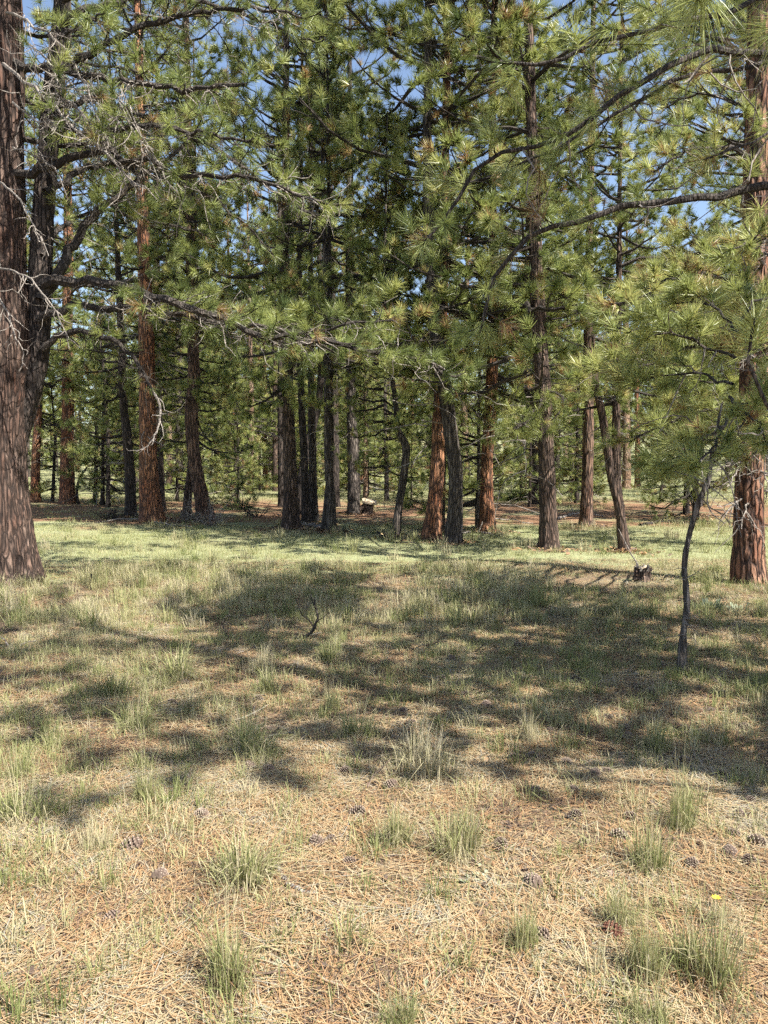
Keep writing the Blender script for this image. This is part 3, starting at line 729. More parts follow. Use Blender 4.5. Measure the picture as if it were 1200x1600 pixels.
# ------------------------------------------------------------------ the stout pine at the other edge
def right_pine():
    rng = np.random.default_rng(8)
    g = ground(1168, 911); Y0 = g[1]; sc_ = 1209.0 * CP / Y0
    t = thing('pine_tree', 'stout orange pine with plated bark and grey dead twigs at the right frame edge', 'tree', tuple(g))
    pts = [(1168, 911, 52), (1169, 850, 45), (1171, 780, 42), (1174, 700, 41), (1178, 600, 40), (1180, 450, 40), (1182, 300, 40), (1186, 120, 36), (1190, -80, 32), (1194, -300, 22), (1198, -640, 4)]
    obj('trunk', trunk_mesh([at(x, y, Y0) - g for x, y, w in pts], [w / sc_ for *_, w in pts], 'plated', rng, 72, .03, .045, .017, .10, pf=11.), t)
    for k in range(9):
        y0 = rng.uniform(640, 800); z = at(1172, y0, Y0) - g; az = rng.uniform(3.3, 6.0)
        mb = MB(); fol = Foliage()
        p0 = z; h = np.array([math.cos(az), math.sin(az), 0]); ln = rng.uniform(.5, 1.1)
        limb(mb, fol, [p0, p0 + h * ln * .5 - Z * .05, p0 + h * ln - Z * rng.uniform(.1, .4)], .016, .006, rng, .3, 4, .4, .3, .99, 5, 10, -.1, .007, False, 1., mat=0, twigs=7, deadmat=0)
        obj('dead_branch', mb.mesh('dead_branch', [M_DEAD]), t)
    L = [([(1176, 560, Y0), (1120, 545, Y0 - .5), (1050, 540, Y0 - .9), (980, 560, Y0 - 1.1), (930, 580, Y0 - 1.2)], .04, .01, 22, .8),
         ([(1180, 480, Y0), (1120, 450, Y0 - .3), (1060, 450, Y0 - .6), (1000, 470, Y0 - .8), (960, 500, Y0 - .9)], .04, .01, 22, .8),
         ([(1180, 400, Y0), (1120, 390, Y0 + .3), (1060, 410, Y0 + .5), (1010, 440, Y0 + .6)], .035, .01, 18, .8),
         ([(1176, 640, Y0), (1110, 640, Y0 - .3), (1040, 660, Y0 - .5), (985, 690, Y0 - .6)], .03, .01, 16, .7),
         ([(1180, 250, Y0), (1130, 230, Y0 - .6), (1070, 240, Y0 - .9), (1020, 270, Y0 - 1.0)], .04, .01, 16, .8),
         ([(1184, 200, Y0), (1150, 160, Y0 + .6), (1090, 150, Y0 + 1.0), (1030, 170, Y0 + 1.2)], .04, .01, 16, .8),
         ([(1186, 100, Y0), (1120, 60, Y0), (1050, 40, Y0), (980, 60, Y0)], .04, .01, 18, .8)]
    L += [([(1180, 530, Y0), (1150, 505, 8.7), (1090, 485, 7.7), (1030, 500, 7.1), (980, 520, 6.9)], .03, .008, 24, .5),
          ([(1182, 575, Y0), (1130, 548, 8.5), (1070, 548, 7.5), (1010, 560, 7.1), (955, 572, 7.0)], .03, .008, 24, .5),
          ([(1182, 480, Y0), (1140, 445, 8.6), (1080, 432, 7.9), (1020, 450, 7.5), (950, 475, 7.4)], .03, .008, 24, .5),
          ([(1180, 560, Y0), (1160, 530, 8.4), (1120, 520, 7.4), (1090, 530, 6.8)], .028, .008, 18, .5),
          ([(1180, 600, Y0), (1192, 560, 8.5), (1165, 540, 7.2), (1125, 560, 6.3)], .024, .007, 18, .45),
          ([(1182, 520, Y0), (1204, 480, 8.0), (1185, 460, 7.0), (1150, 478, 6.3)], .024, .007, 18, .45),
          ([(1178, 660, Y0), (1195, 640, 8.0), (1178, 645, 7.0), (1140, 675, 6.4)], .022, .007, 16, .4),
          ([(1178, 690, Y0), (1200, 690, 8.0), (1190, 700, 7.2), (1165, 720, 6.6)], .02, .007, 14, .35),
          ([(1182, 420, Y0), (1205, 390, 8.4), (1185, 375, 7.4), (1140, 390, 6.8)], .024, .007, 16, .45),
          ([(1178, 650, Y0), (1130, 655, 8.2), (1080, 690, 7.4), (1045, 715, 7.0)], .026, .008, 16, .45)]
    for pl, r0, r1, ns, sub in L:
        mb = MB(); fol = Foliage()
        limb(mb, fol, [at(*q) - g for q in pl], r0, r1, rng, .25, ns, sub, .15, .5, 6, 16, .14, .009, True, .08, wig=.015, twigs=10)
        b = obj('branch', mb.mesh('branch', [M_LIMB, M_DEAD]), t)
        fb = MB(); tint = np.clip(.74 + .14 * rng.normal(size=len(fol.p)), .02, .93); tint[rng.random(len(tint)) < .03] = .98
        needles(fb, fol.p, fol.d, 70, rng, .155, .0085, tint=tint, spread=(15, 68))
        obj('needles', fb.mesh('needles', [M_NEEDLE]), b)
    mb = MB(); fol = Foliage()
    for k in range(30):
        z = rng.uniform(5.0, 12.5); az = rng.uniform(0, 6.28); ln = rng.uniform(1.2, 2.6) * (1 - (z - 5) / 11)
        h = np.array([math.cos(az), math.sin(az), 0]); p0 = np.array([.1, 0, z])
        pts = [p0 + h * ln * s + Z * ln * (.1 + (z - 5) * .06) * s + Z * ln * (.25 * s ** 3 - .2 * s) for s in (0, .33, .66, 1)]
        if open_to_sun(pts[2] + g): continue
        limb(mb, fol, pts, .04, .01, rng, .25, 10, .8, .17, .3, 4, 7, .06, .009, False, .1)
    obj('branches', mb.mesh('branches', [M_LIMB, M_DEAD]), t)
    fb = MB(); needles(fb, fol.p, fol.d, 32, rng, .18, .0085, tint=np.clip(.5 + .18 * rng.normal(size=len(fol.p)), .02, .93))
    obj('crown', fb.mesh('crown', [M_NEEDLE]), t)
right_pine()

# ------------------------------------------------------------------ near pines that stand just outside the frame and reach in
def near_pine(seed, x, y, label, limbs_px, H, nrand, zlo, zhi, rmax, near_tufts=(), K=90, W=.003, taper=.8):
    rng = np.random.default_rng(seed)
    g = np.array([x, y, float(terrain(x, y))])
    t = thing('pine_tree', label, 'tree', tuple(g))
    pth = [np.zeros(3), np.array([.05, .02, 2.]), np.array([0.02, 0, 6.]), np.array([0, 0, H])]
    obj('trunk', trunk_mesh(pth, [.46, .38, .27, .03], 'brown', rng, 24, .1, .05, .012, .2), t)
    for (pl, r0, r1, ns, sub, tf, tw) in limbs_px:
        q = [at(*c) - g for c in pl]
        zt = q[0][2] + .25 * (np.hypot(q[0][0], q[0][1])) * .35
        q = [np.array([0, 0, zt]), q[0] * np.array([.5, .5, 0]) + Z * (zt * .5 + q[0][2] * .5)] + q
        mb = MB(); fol = Foliage()
        limb(mb, fol, q, r0 * 1.2, r1, rng, .3, ns, sub, .2, tf, 8, 30, .06, .006, True, .12, wig=.006, twigs=tw)
        b = obj('branch', mb.mesh('branch', [M_LIMB, M_DEAD]), t)
        fb = MB(); tint = np.clip(.5 + .2 * rng.normal(size=len(fol.p)), .02, .93); tint[rng.random(len(tint)) < .1] = .98
        needles(fb, fol.p, fol.d, K, rng, .16, W, tint=tint, segs=2)
        obj('needles', fb.mesh('needles', [M_NEEDLE]), b)
    mb = MB(); fol = Foliage()
    k = tries = 0
    while k < nrand and tries < 600:
        tries += 1
        z = zlo + (zhi - zlo) * (k + rng.random()) / nrand; az = rng.uniform(0, 6.28)
        ln = rng.uniform(.6, 1.0) * rmax * (1 - taper * (z - zlo) / (H - zlo))
        h = np.array([math.cos(az), math.sin(az), 0]); p0 = np.array([0, 0, z])
        pts = [p0 + h * ln * s + Z * ln * (.1 + (z - zlo) * .05) * s + Z * ln * (.25 * s ** 3 - .2 * s) for s in (0, .33, .66, 1)]
        if open_to_sun(pts[2] + g) or open_to_sun(pts[3] + g): continue
        k += 1
        limb(mb, fol, pts, .04, .01, rng, .35, 9, .7, .13, .62, 4, 7, .06, .009, False, .1)
    obj('branches', mb.mesh('branches', [M_LIMB, M_DEAD]), t)
    fb = MB(); needles(fb, fol.p, fol.d, 80, rng, .15, .015, tint=np.clip(.5 + .18 * rng.normal(size=len(fol.p)), .02, .93))
    obj('crown', fb.mesh('crown', [M_NEEDLE]), t)
    for (px, py, yy, dpx) in near_tufts:          # single big needle sprays close to the lens, each on its own shoot
        tip = at(px, py, yy) - g; d = np.array(dpx, float)
        start = tip - nrm(d) * .9 + np.array([.5, 0, .1])
        mb = MB(); c = spline([start + np.array([1.2, .2, .3]), start, tip - nrm(d) * .3, tip], 14)
        tube(mb, c, np.linspace(.014, .006, 14), 7)
        b = obj('twig', mb.mesh('twig', [M_LIMB]), t)
        fb = MB(); needles(fb, [tip, tip - nrm(d) * .03], [d, d], 85, rng, .17, .0026, (15, 100), tint=[.6, .66], back=.1, segs=2, droop=.25)
        obj('needles', fb.mesh('needles', [M_NEEDLE]), b)
    return t
near_pine(21, 5.2, 5.6, 'near pine reaching a long bare grey-black limb into the frame from the right', [
    ([(1290, 270, 5.6), (1200, 290, 5.5), (1100, 305, 5.4), (1000, 318, 5.3), (920, 340, 5.2), (850, 358, 5.2), (800, 400, 5.2), (765, 455, 5.2), (750, 520, 5.2)], .05, .010, 12, .5, .8, 10),
    ([(1290, 80, 5.4), (1200, 86, 5.2), (1120, 82, 5.0), (1060, 95, 4.9), (960, 150, 4.8), (870, 215, 4.8), (790, 243, 4.8), (740, 270, 4.8), (690, 350, 4.8), (655, 388, 4.8)], .04, .008, 18, .45, .7, 14),
    ([(1290, 90, 5.8), (1180, 100, 5.6), (1080, 120, 5.5), (980, 165, 5.5), (880, 225, 5.4), (800, 262, 5.4)], .028, .008, 14, .45, .6, 10),
    ], 10.5, 30, 3.4, 10.0, 2.7)
near_pine(22, 5.0, 3.6, 'near pine whose upper limb and big needle sprays hang into the top right corner', [
    ([(1290, -20, 4.4), (1130, 22, 4.2), (1040, 42, 4.1), (930, 68, 4.0), (850, 88, 4.0), (780, 97, 4.0)], .03, .008, 12, .4, .6, 8),
    ([(1290, 180, 4.6), (1200, 215, 4.5), (1150, 232, 4.4), (1100, 250, 4.3)], .016, .006, 6, .3, .3, 3),
    ], 11, 30, 3.6, 10.5, 2.6, near_tufts=[(1092, 0, 2.2, (-.15, -.2, -.35)), (1178, 498, 3.0, (-.1, -.1, .45)), (1205, 55, 2.8, (-.3, 0, -.2))])

near_pine(25, 7.0, 2.7, 'second unseen pine beyond the right frame edge, shading the middle grass', [], 14, 40, 3.8, 13, 2.8)
near_pine(23, 5.8, 0.7, 'pine just outside the right frame edge, nearest of those shading the litter', [], 16, 58, 3.8, 14.6, 3.2, taper=.25)
# ------------------------------------------------------------------ crooked sapling near the right edge
def crooked_sapling():
    rng = np.random.default_rng(31)
    g = ground(1066, 1052); Y0 = g[1]; sc_ = 1209.0 * CP / Y0
    t = thing('crooked_sapling', 'crooked young pine with a thin bare dark stem and green bushy head', 'tree', tuple(g))
    pts = [(1066, 1052, 10), (1067, 1000, 8.2), (1073, 945, 8.6), (1070, 890, 8.2), (1074, 850, 8), (1084, 810, 8.2), (1096, 775, 8), (1108, 745, 7), (1112, 715, 5.5), (1116, 690, 4.5), (1122, 660, 3.5), (1128, 630, 2)]
    dy = [0, 0, 0, .0, .0, -.05, -.1, -.1, -.1, -.1, -.1, -.1]
    obj('trunk', trunk_mesh([at(x, y, Y0 + d) - g for (x, y, w), d in zip(pts, dy)], [w / sc_ for *_, w in pts], 'ash', rng, 18, .015, .09, .006, .8, pf=22.), t)
    Y = Y0
    mb = MB()
    for k in range(26):
        yy = rng.uniform(700, 1000); c = np.array([np.interp(-yy, [-q[1] for q in pts], [q[0] for q in pts]), yy])
        az = rng.uniform(0, 6.28); twig_tube(mb, at(c[0], c[1], Y0 - .03) - g, np.array([math.cos(az), math.sin(az), rng.uniform(-.3, .4)]), rng.uniform(.04, .22) * (2.2 if yy < 780 else 1), .004, rng, 4, .3, 0, 4)
    obj('twig_stubs', mb.mesh('twig_stubs', [M_DEAD]), t)['kind'] = 'stuff'
    L = [([(1145, 600, Y - .1), (1090, 585, Y + .2), (1030, 590, Y + .4), (975, 600, Y + .5)], 12, .34),
         ([(1150, 560, Y - .1), (1100, 540, Y - .1), (1050, 520, Y - .2), (1000, 530, Y - .2)], 12, .32),
         ([(1155, 520, Y - .1), (1110, 480, Y + .3), (1060, 470, Y + .5), (1010, 490, Y + .6)], 12, .32),
         ([(1130, 670, Y - .1), (1090, 690, Y - .2), (1060, 715, Y - .3), (1045, 735, Y - .3)], 8, .24),
         ([(1135, 650, Y - .1), (1120, 690, Y - .5), (1100, 715, Y - .7), (1080, 730, Y - .8)], 7, .22),
         ([(1140, 620, Y - .1), (1160, 640, Y - .5), (1185, 660, Y - .8), (1200, 700, Y - .9)], 8, .24),
         ([(1158, 500, Y - .1), (1180, 470, Y + .1), (1210, 470, Y + .2), (1240, 490, Y + .2)], 8, .26),
         ([(1120, 720, Y - .1), (1085, 730, Y + .2), (1050, 745, Y + .4), (1020, 735, Y + .5)], 6, .24)]
    for pl, ns, sub in L:
        mb = MB(); fol = Foliage()
        limb(mb, fol, [at(*q) - g for q in pl], .012, .005, rng, .35, ns, sub, .10, .3, 6, 12, .08, .005, True, .05, wig=.02, twigs=3)
        b = obj('branch', mb.mesh('branch', [M_LIMB, M_DEAD]), t)
        fb = MB(); tint = np.clip(.62 + .16 * rng.normal(size=len(fol.p)), .02, .93)
        needles(fb, fol.p, fol.d, 80, rng, .13, .0046, tint=tint, segs=2)
        obj('needles', fb.mesh('needles', [M_NEEDLE]), b)
crooked_sapling()

# ------------------------------------------------------------------ green bough across the bright orange trunk
for (tt, g) in hero_objs:
    if 'green bough' in tt['label'] or 'furrowed bark' in tt['label']:
        rng = np.random.default_rng(41); Yd = g[1]
        Ls = [([(765, 600, Yd), (740, 640, Yd - .8), (770, 665, Yd - 1.4), (800, 680, Yd - 1.8)], 14, .9)] if 'green bough' in tt['label'] else \
             [([(850, 620, Yd), (835, 645, Yd - .6), (810, 665, Yd - .9), (785, 680, Yd - 1.0)], 14, .7), ([(849, 600, Yd), (880, 625, Yd - .5), (860, 665, Yd - .9), (840, 680, Yd - 1.)], 10, .6)]
        for pl, ns, sub in Ls:
            mb = MB(); fol = Foliage()
            limb(mb, fol, [at(*q) - g for q in pl], .03, .01, rng, .3, ns, sub, .14, .25, 5, 10, .08, .008, True, .05)
            b = obj('branch', mb.mesh('branch', [M_LIMB, M_DEAD]), tt)
            fb = MB(); needles(fb, fol.p, fol.d, 50, rng, .17, .006, tint=np.clip(.62 + .15 * rng.normal(size=len(fol.p)), .02, .93))
            obj('needles', fb.mesh('needles', [M_NEEDLE]), b)

# ------------------------------------------------------------------ stumps, sticks, logs, shrubs
def stump(name, label, px, py, w, h, lean, seed, tiltz):
    rng = np.random.default_rng(seed); g = ground(px, py); sc_ = 1209.0 * CP / g[1]
    t = thing(name, label, 'stump', tuple(g)); Hh = h / sc_; D = w / sc_; n = 22
    a = np.arange(n) * 2 * math.pi / n; rings = []
    for k, z in enumerate(np.linspace(-.08, 1, 9)):
        rr = D / 2 * (1.18 - .18 * min(max(z, 0) * 2.5, 1)) * (1 + .10 * np.sin(a * 5 + seed) + .06 * rng.normal(size=n))
        zz = z * Hh + (tiltz * np.cos(a) + .06 * rng.normal(size=n)) * D * (1 if k == 8 else .0)
        rings.append(np.stack([rr * np.cos(a) + lean * z * Hh, rr * np.sin(a), zz], 1))
    mb = MB(); i = np.arange(8)[:, None] * n; j = np.arange(n)[None]; k2 = (j + 1) % n
    mb.add(np.concatenate(rings), None, np.stack([i + j, i + k2, i + n + k2, i + n + j], -1).reshape(-1, 4))
    obj('body', mb.mesh('body', [BARK['brown']], False), t)
    mb = MB(); top = rings[-1]; ctr = top.mean(0) - [0, 0, .02]; inn = ctr + (top - ctr) * .55 - [0, 0, .015]
    mb.add(np.vstack([top - [0, 0, .004], inn, ctr]), [(n + x, n + (x + 1) % n, 2 * n) for x in range(n)], [(x, (x + 1) % n, n + (x + 1) % n, n + x) for x in range(n)])
    obj('cut_top', mb.mesh('cut_top', [M_CUT]), t)
    return t, D, Hh
t, D, Hh = stump('tree_stump', 'low weathered stump with jagged pale top in the grass near the stout edge pine', 1003, 908, 25, 22, 0, 3, .05)
mb = MB()
for k in range(6):
    a = k * 1.05; tube(mb, [np.array([math.cos(a) * D * .4, math.sin(a) * D * .4, Hh * .8]), np.array([math.cos(a) * D * .46, math.sin(a) * D * .46, Hh * (1.1 + .1 * (k % 3))])], [.025, .006], 5)
obj('splinters', mb.mesh('splinters', [M_DEAD]), t)
t, D, Hh = stump('tree_stump', 'tilted old stump with a bright slanted cut top among the middle trunks', 573, 803, 15, 20, .25, 6, -.15)
mb = MB()
b = np.array([.0, 0, Hh])
v = np.array([[-.13, -.17, .02], [.30, -.17, -.05], [.30, .16, .02], [-.13, .16, .09]]) + b
v2 = v - [0, 0, .07]
mb.add(np.vstack([v, v2]), None, [(0, 1, 2, 3), (7, 6, 5, 4), (0, 4, 5, 1), (1, 5, 6, 2), (2, 6, 7, 3), (3, 7, 4, 0)])
obj('loose_slab', mb.mesh('loose_slab', [M_CUT]), t)
mb = MB(); sc20 = 1209. / ground(573, 803)[1]
tube(mb, spline([np.array([-28 / sc20, -.1, .03]), np.array([-12 / sc20, -.1, .12]), np.array([0, -.05, .3])], 8), np.linspace(.05, .09, 8), 8)
obj('root', mb.mesh('root', [BARK['brown']], True), t)

def stick(label, pl, r0, r1, mat, seed, cat='stick', lift=0.0, nt=0, name='fallen_stick'):
    """pl: picture points; each is (x, y, height above ground)"""
    rng = np.random.default_rng(seed)
    g0 = ground(pl[0][0], pl[0][1]); pts = []
    for (x, y, up) in pl:
        if up == 0: q = ground(x, y) + Z * r0 * .6
        else: q = at(x, y, g0[1])
        pts.append(q)
    mb = MB(); c = spline(pts, 18); c[1:-1] += rng.normal(size=(16, 3)) * r0 * .25
    tube(mb, c - g0, np.linspace(r0, r1, 18) * (1 + .15 * rng.normal(size=18)), 7)
    for k in range(nt):
        i = rng.integers(5, 16); twig_tube(mb, c[i] - g0, nrm(c[i + 1] - c[i]) + rng.normal(size=3) * .6 + Z * .3, .15 + .2 * rng.random(), r1, rng, 4, .3, 0, 4)
    return tag(obj(name, mb.mesh(name, [mat], True), None, tuple(g0)), label, cat)
stick('curved grey stick lying beside the yellowish grass clump', [(432, 1358, 0), (440, 1370, 0), (452, 1383, 0), (470, 1393, 0), (492, 1398, 0)], .011, .007, M_DEAD, 1)
stick('dark curved dead stick standing up out of the shaded grass', [(455, 1000, 0), (478, 995, 1), (492, 980, 1), (496, 962, 1), (490, 935, 1)], .018, .007, M_LIMB, 2, nt=3)
stick('thin arching dark twig in the shaded grass, beside the upright curved stick', [(358, 998, 0), (350, 985, 1), (349, 970, 1), (358, 960, 1)], .009, .005, M_LIMB, 3)
stick('low branching dark twig lying between the two upright sticks', [(380, 978, 0), (395, 990, 0), (410, 994, 0), (425, 982, 1)], .012, .006, M_LIMB, 4, nt=3)
stick('broken dead branch poking in at the left frame edge on needle litter', [(-30, 1010, 0), (-10, 1012, 1), (8, 1012, 1), (18, 1024, 1), (22, 1035, 0)], .022, .010, M_DEAD, 5, nt=5)
stick('short black burnt twig standing in grass near the big forked trunk', [(142, 916, 0), (142, 906, 1), (143, 897, 1)], .012, .009, M_LIMB, 6)
stick('pale fallen log lying among the middle trunk cluster', [(470, 822, 0), (490, 824, 0), (512, 829, 0)], .07, .05, M_DEAD, 7, 'log', name='fallen_log')
stick('long dead branch lying on the duff left of the thick orange trunk', [(150, 818, 0), (200, 812, 0), (260, 820, 0), (300, 824, 0)], .03, .015, M_DEAD, 8, nt=6)
stick('short pale stick on the ground in front of the bright orange pine', [(700, 838, 0), (740, 833, 0), (770, 836, 0)], .03, .02, M_DEAD, 9, nt=2)
stick('thin straight dead stalk leaning by the forked stem pine', [(1000, 888, 0), (988, 868, 1), (978, 850, 1), (966, 826, 1)], .012, .006, M_DEAD, 10)
stick('dark dead branch lying in dappled shade left of the crooked sapling', [(600, 1008, 0), (640, 1015, 0), (700, 1018, 0), (760, 1024, 0)], .012, .006, M_LIMB, 11, nt=5)
stick('grey twig lying in the shade behind the burnt twig', [(330, 1020, 0), (355, 1016, 0), (390, 1020, 0)], .010, .006, M_DEAD, 12, nt=3)

stick('fallen dead limb on the brown duff between the tall furrowed and slim reddish pines', [(870, 812, 0), (890, 806, 0), (910, 803, 0), (945, 808, 0)], .04, .015, M_DEAD, 13, nt=5)
stick('dark fallen limb on the duff right of the forked stem pine', [(1000, 822, 0), (1040, 816, 0), (1075, 820, 0)], .04, .02, M_LIMB, 14, nt=4)
stick('thin dark fallen limb in front of the kinked pine', [(580, 826, 0), (610, 846, 0), (650, 850, 0)], .03, .012, M_LIMB, 15, nt=4)
def dead_shrub(label, px, py, n, hgt, seed, mat=None):
    rng = np.random.default_rng(seed); g = ground(px, py); mb = MB()
    for k in range(n):
        az = rng.uniform(0, 6.28); d = np.array([math.cos(az) * .8, math.sin(az) * .8, rng.uniform(.3, 1.3)])
        p, dd = twig_tube(mb, np.array([math.cos(az) * .05, math.sin(az) * .05, -.03]), d, hgt * rng.uniform(.6, 1.2), .012, rng, 6, .22, -.03, 4)
        for q in range(5):
            i = rng.integers(1, 5); twig_tube(mb, p[i], nrm(p[i + 1] - p[i]) + rng.normal(size=3) * .5, hgt * .4, .006, rng, 4, .3, 0, 3)
    tag(obj('dead_shrub', mb.mesh('dead_shrub', [mat or M_DEAD]), None, tuple(g)), label, 'shrub')
dead_shrub('tangle of dead brush at the foot of the bowed reddish trunk', 330, 822, 22, .75, 1)
dead_shrub('wispy grey dead brush just left of the bowed reddish trunk', 292, 816, 12, .8, 2)
dead_shrub('sparse leafless shrub standing alone in the gap left of the trunk cluster', 402, 808, 9, 1.1, 3, M_LIMB)
dead_shrub('low dark brush pile left of the leaning dark pine', 172, 812, 20, .55, 4, M_LIMB)

def juniper(label, px, py, rx, hz, seed, n=260):
    rng = np.random.default_rng(seed); g = ground(px, py); t = thing('juniper_bush', label, 'bush', tuple(g))
    a = rng.uniform(0, 6.28, n); rr = np.sqrt(rng.random(n)) * rx; z = rng.random(n) * hz * (1 - (rr / rx) ** 2 * .7)
    p = np.stack([rr * np.cos(a), rr * np.sin(a) * .6, z], 1); d = nrm(p * [1, 1, .8] + [0, 0, .2]) + rng.normal(size=(n, 3)) * .4
    fb = MB(); needles(fb, p, d, 26, rng, .16, .011, tint=np.clip(.12 + .1 * rng.normal(size=n), 0, .5))
    obj('foliage', fb.mesh('foliage', [M_NEEDLE]), t)
    mb = MB()
    for k in range(14): twig_tube(mb, np.zeros(3), np.array([math.cos(k), math.sin(k) * .6, .5]), rx * .9, .02, rng, 4, .2, -.05, 4)
    obj('stems', mb.mesh('stems', [M_LIMB]), t)
juniper('low dark green juniper bush behind the bright orange pine', 808, 782, 1.1, .45, 1)
juniper('small grey-green bushy sapling standing left of the trunk cluster', 378, 796, .6, 1.3, 2, 80)

# ------------------------------------------------------------------ pine cones
M_CONE = leafy('cone_scales', [(0, (.08, .055, .042)), (.4, (.18, .13, .10)), (.7, (.27, .205, .155)), (1, (.40, .335, .265))], 0, .7, .2)
M_RED = leafy('cone_red', [(0, (.06, .025, .018)), (.6, (.17, .075, .045)), (1, (.27, .14, .09))], 0, .7, .2)
def cone_mesh(seed, mat, n=95):
    rng = np.random.default_rng(seed); mb = MB(); Lc = .05
    tube(mb, [np.array([0, 0, -Lc * .85]), np.array([0, 0, Lc * .9])], [.012, .006], 6, .1)
    for k in range(n):
        f = (k + .5) / n; z = -Lc + 2 * Lc * f; rad = .037 * math.sin(math.pi * min(max(.12 + .86 * f, 0), 1)) ** .7 * (1.1 - .35 * f) + .006
        a = k * 2.39996; h = np.array([math.cos(a), math.sin(a), 0]); s = np.array([-h[1], h[0], 0])
        up = Z * (.25 + .75 * f); w = .0115 * (1 - .35 * f); th = .0035
        b = np.array([0, 0, z - .004]) + h * .006
        m_ = b + (h + up * .45) * rad * .62; e = b + (h + up * .6) * rad * 1.0 + rng.normal(size=3) * .001
        v = [b - s * w * .4, b + s * w * .4, m_ + s * w, m_ - s * w, e + s * w * .55 + Z * .002, e - s * w * .55 + Z * .002,
             m_ + s * w - Z * th, m_ - s * w - Z * th, e + s * w * .5 - Z * th, e - s * w * .5 - Z * th, e + h * .004 - Z * .001]
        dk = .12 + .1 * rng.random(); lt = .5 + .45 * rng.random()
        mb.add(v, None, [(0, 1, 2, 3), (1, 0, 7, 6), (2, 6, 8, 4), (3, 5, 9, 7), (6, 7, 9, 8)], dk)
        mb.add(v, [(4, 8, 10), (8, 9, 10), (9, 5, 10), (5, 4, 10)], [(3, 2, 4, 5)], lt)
    return mb.mesh('pine_cone', [mat])
CONES = [cone_mesh(1, M_CONE), cone_mesh(2, M_CONE, 80), cone_mesh(3, M_CONE, 110)]
CONE_RED = cone_mesh(4, M_RED, 80)
rngc = np.random.default_rng(9)
MARKS = [(1066, 1050, 'the crooked sapling'), (1020, 1165, 'the bright green sun-fleck tuft'), (830, 1150, 'the straw-coloured wisp'), (660, 1200, 'the broad pale clump'), (560, 1140, 'the short green tuft'), (280, 1055, 'the bright sunlit clump'), (405, 1045, 'the dry grey-straw tuft'), (690, 1018, 'the long dark dead branch'), (1062, 1290, 'the tall loose tuft'), (969, 1306, 'the pale sunlit cone'), (1180, 1110, 'the right frame edge')]
def near_mark(px, py):
    mx, my, mn = min(MARKS, key=lambda q: math.hypot(q[0] - px, (q[1] - py) * 1.6))
    dx, dy = px - mx, py - my
    return ('just above' if dy < -abs(dx) * .6 else 'just below' if dy > abs(dx) * .6 else 'left of' if dx < 0 else 'right of') + ' ' + mn
def cone(px, py, label, group=None, me=None, s=1.0):
    if group: label = ('dark cone in dappled shade ' if 'shade' in group else 'brown cone on sunny litter ') + near_mark(px, py)
    g = ground(px, py + 4)
    o = obj('pine_cone', me or CONES[rngc.integers(0, 3)], None, (g[0], g[1], g[2] + rngc.uniform(.004, .014) * s))
    o.rotation_euler = (R(rngc.uniform(60, 115)), rngc.uniform(-.4, .4), rngc.uniform(0, 6.28)); o.scale = (s * .62 * rngc.uniform(.8, 1.2),) * 3
    tag(o, label, 'pine cone', group)
UC = [(206, 1322, 'large open grey cone, upper of three in a slanting line on sunny litter'), (251, 1370, 'open pine cone in the middle of three in a slanting line'), (175, 1434, 'pine cone lowest of three in a slanting line on sunny litter'),
      (559, 1270, 'lone pine cone on sunny litter between three grass tufts'), (610, 1228, 'nearly black pine cone at the edge of the shade'), (495, 1317, 'left cone of a close pair above the curved grey stick'), (517, 1312, 'right cone of a close pair above the curved grey stick'),
      (545, 1347, 'half buried cone right of the curved grey stick'), (390, 1198, 'left of two touching cones just below the shade'), (420, 1203, 'right of two touching cones just below the shade'), (315, 1275, 'flat weathered cone right of the small dark-footed tuft'),
      (57, 1285, 'cone at the foot of the dark shaded grass clump'), (969, 1306, 'pale sunlit cone left of a green grass clump'), (832, 1379, 'pale open cone alone in the middle of sunny litter'), (957, 1457, 'reddish brown opened cone beside the large green clumps'), (842, 1465, 'small cone touching the foot of a slim green tuft'),
      (1037, 1038, 'dark cone standing beside the crooked bare sapling'), (997, 1025, 'dark cone a little left of the crooked sapling stem'), (1174, 1252, 'pale cone at the right frame edge by the shade'), (307, 1165, 'cone at the lower edge of the shade left of a green tuft'), (241, 1189, 'small round cone on sunny litter above the dark-footed tuft'), (782, 1322, 'cone right of a yellow-green grass clump in the sun')]
for px, py, lab in UC: cone(px, py, lab, None, CONE_RED if 'reddish' in lab else None, 1.15 if ('large' in lab or 'reddish' in lab) else 1.)
for px, py in [(897, 1275), (985, 1276), (915, 1320), (1145, 1302), (1155, 1272), (1140, 1332), (1169, 1347), (1080, 1352), (1185, 1317), (837, 1234), (895, 1235)]:
    cone(px, py, 'brown cone among those scattered on sunny litter at the right', 'cones on the sunny litter at the right')
for px, py in [(997, 1072), (1017, 1080), (950, 1120), (977, 1137), (1162, 1137), (1075, 1150), (1070, 1189), (832, 1182), (802, 1185), (727, 1085), (797, 1029), (809, 1007), (705, 1028), (932, 1070), (950, 1206), (930, 1207), (885, 1190), (630, 1110), (642, 1130), (1182, 1067), (1127, 1210), (807, 1065), (982, 1150), (647, 970), (290, 1065), (270, 1097), (580, 1045), (402, 1092), (540, 1205), (760, 1100), (860, 1140), (900, 1060), (690, 1060), (1110, 1110), (1130, 1085)]:
    cone(px, py, 'dark cone among those scattered through the dappled shade', 'cones in the dappled shade')

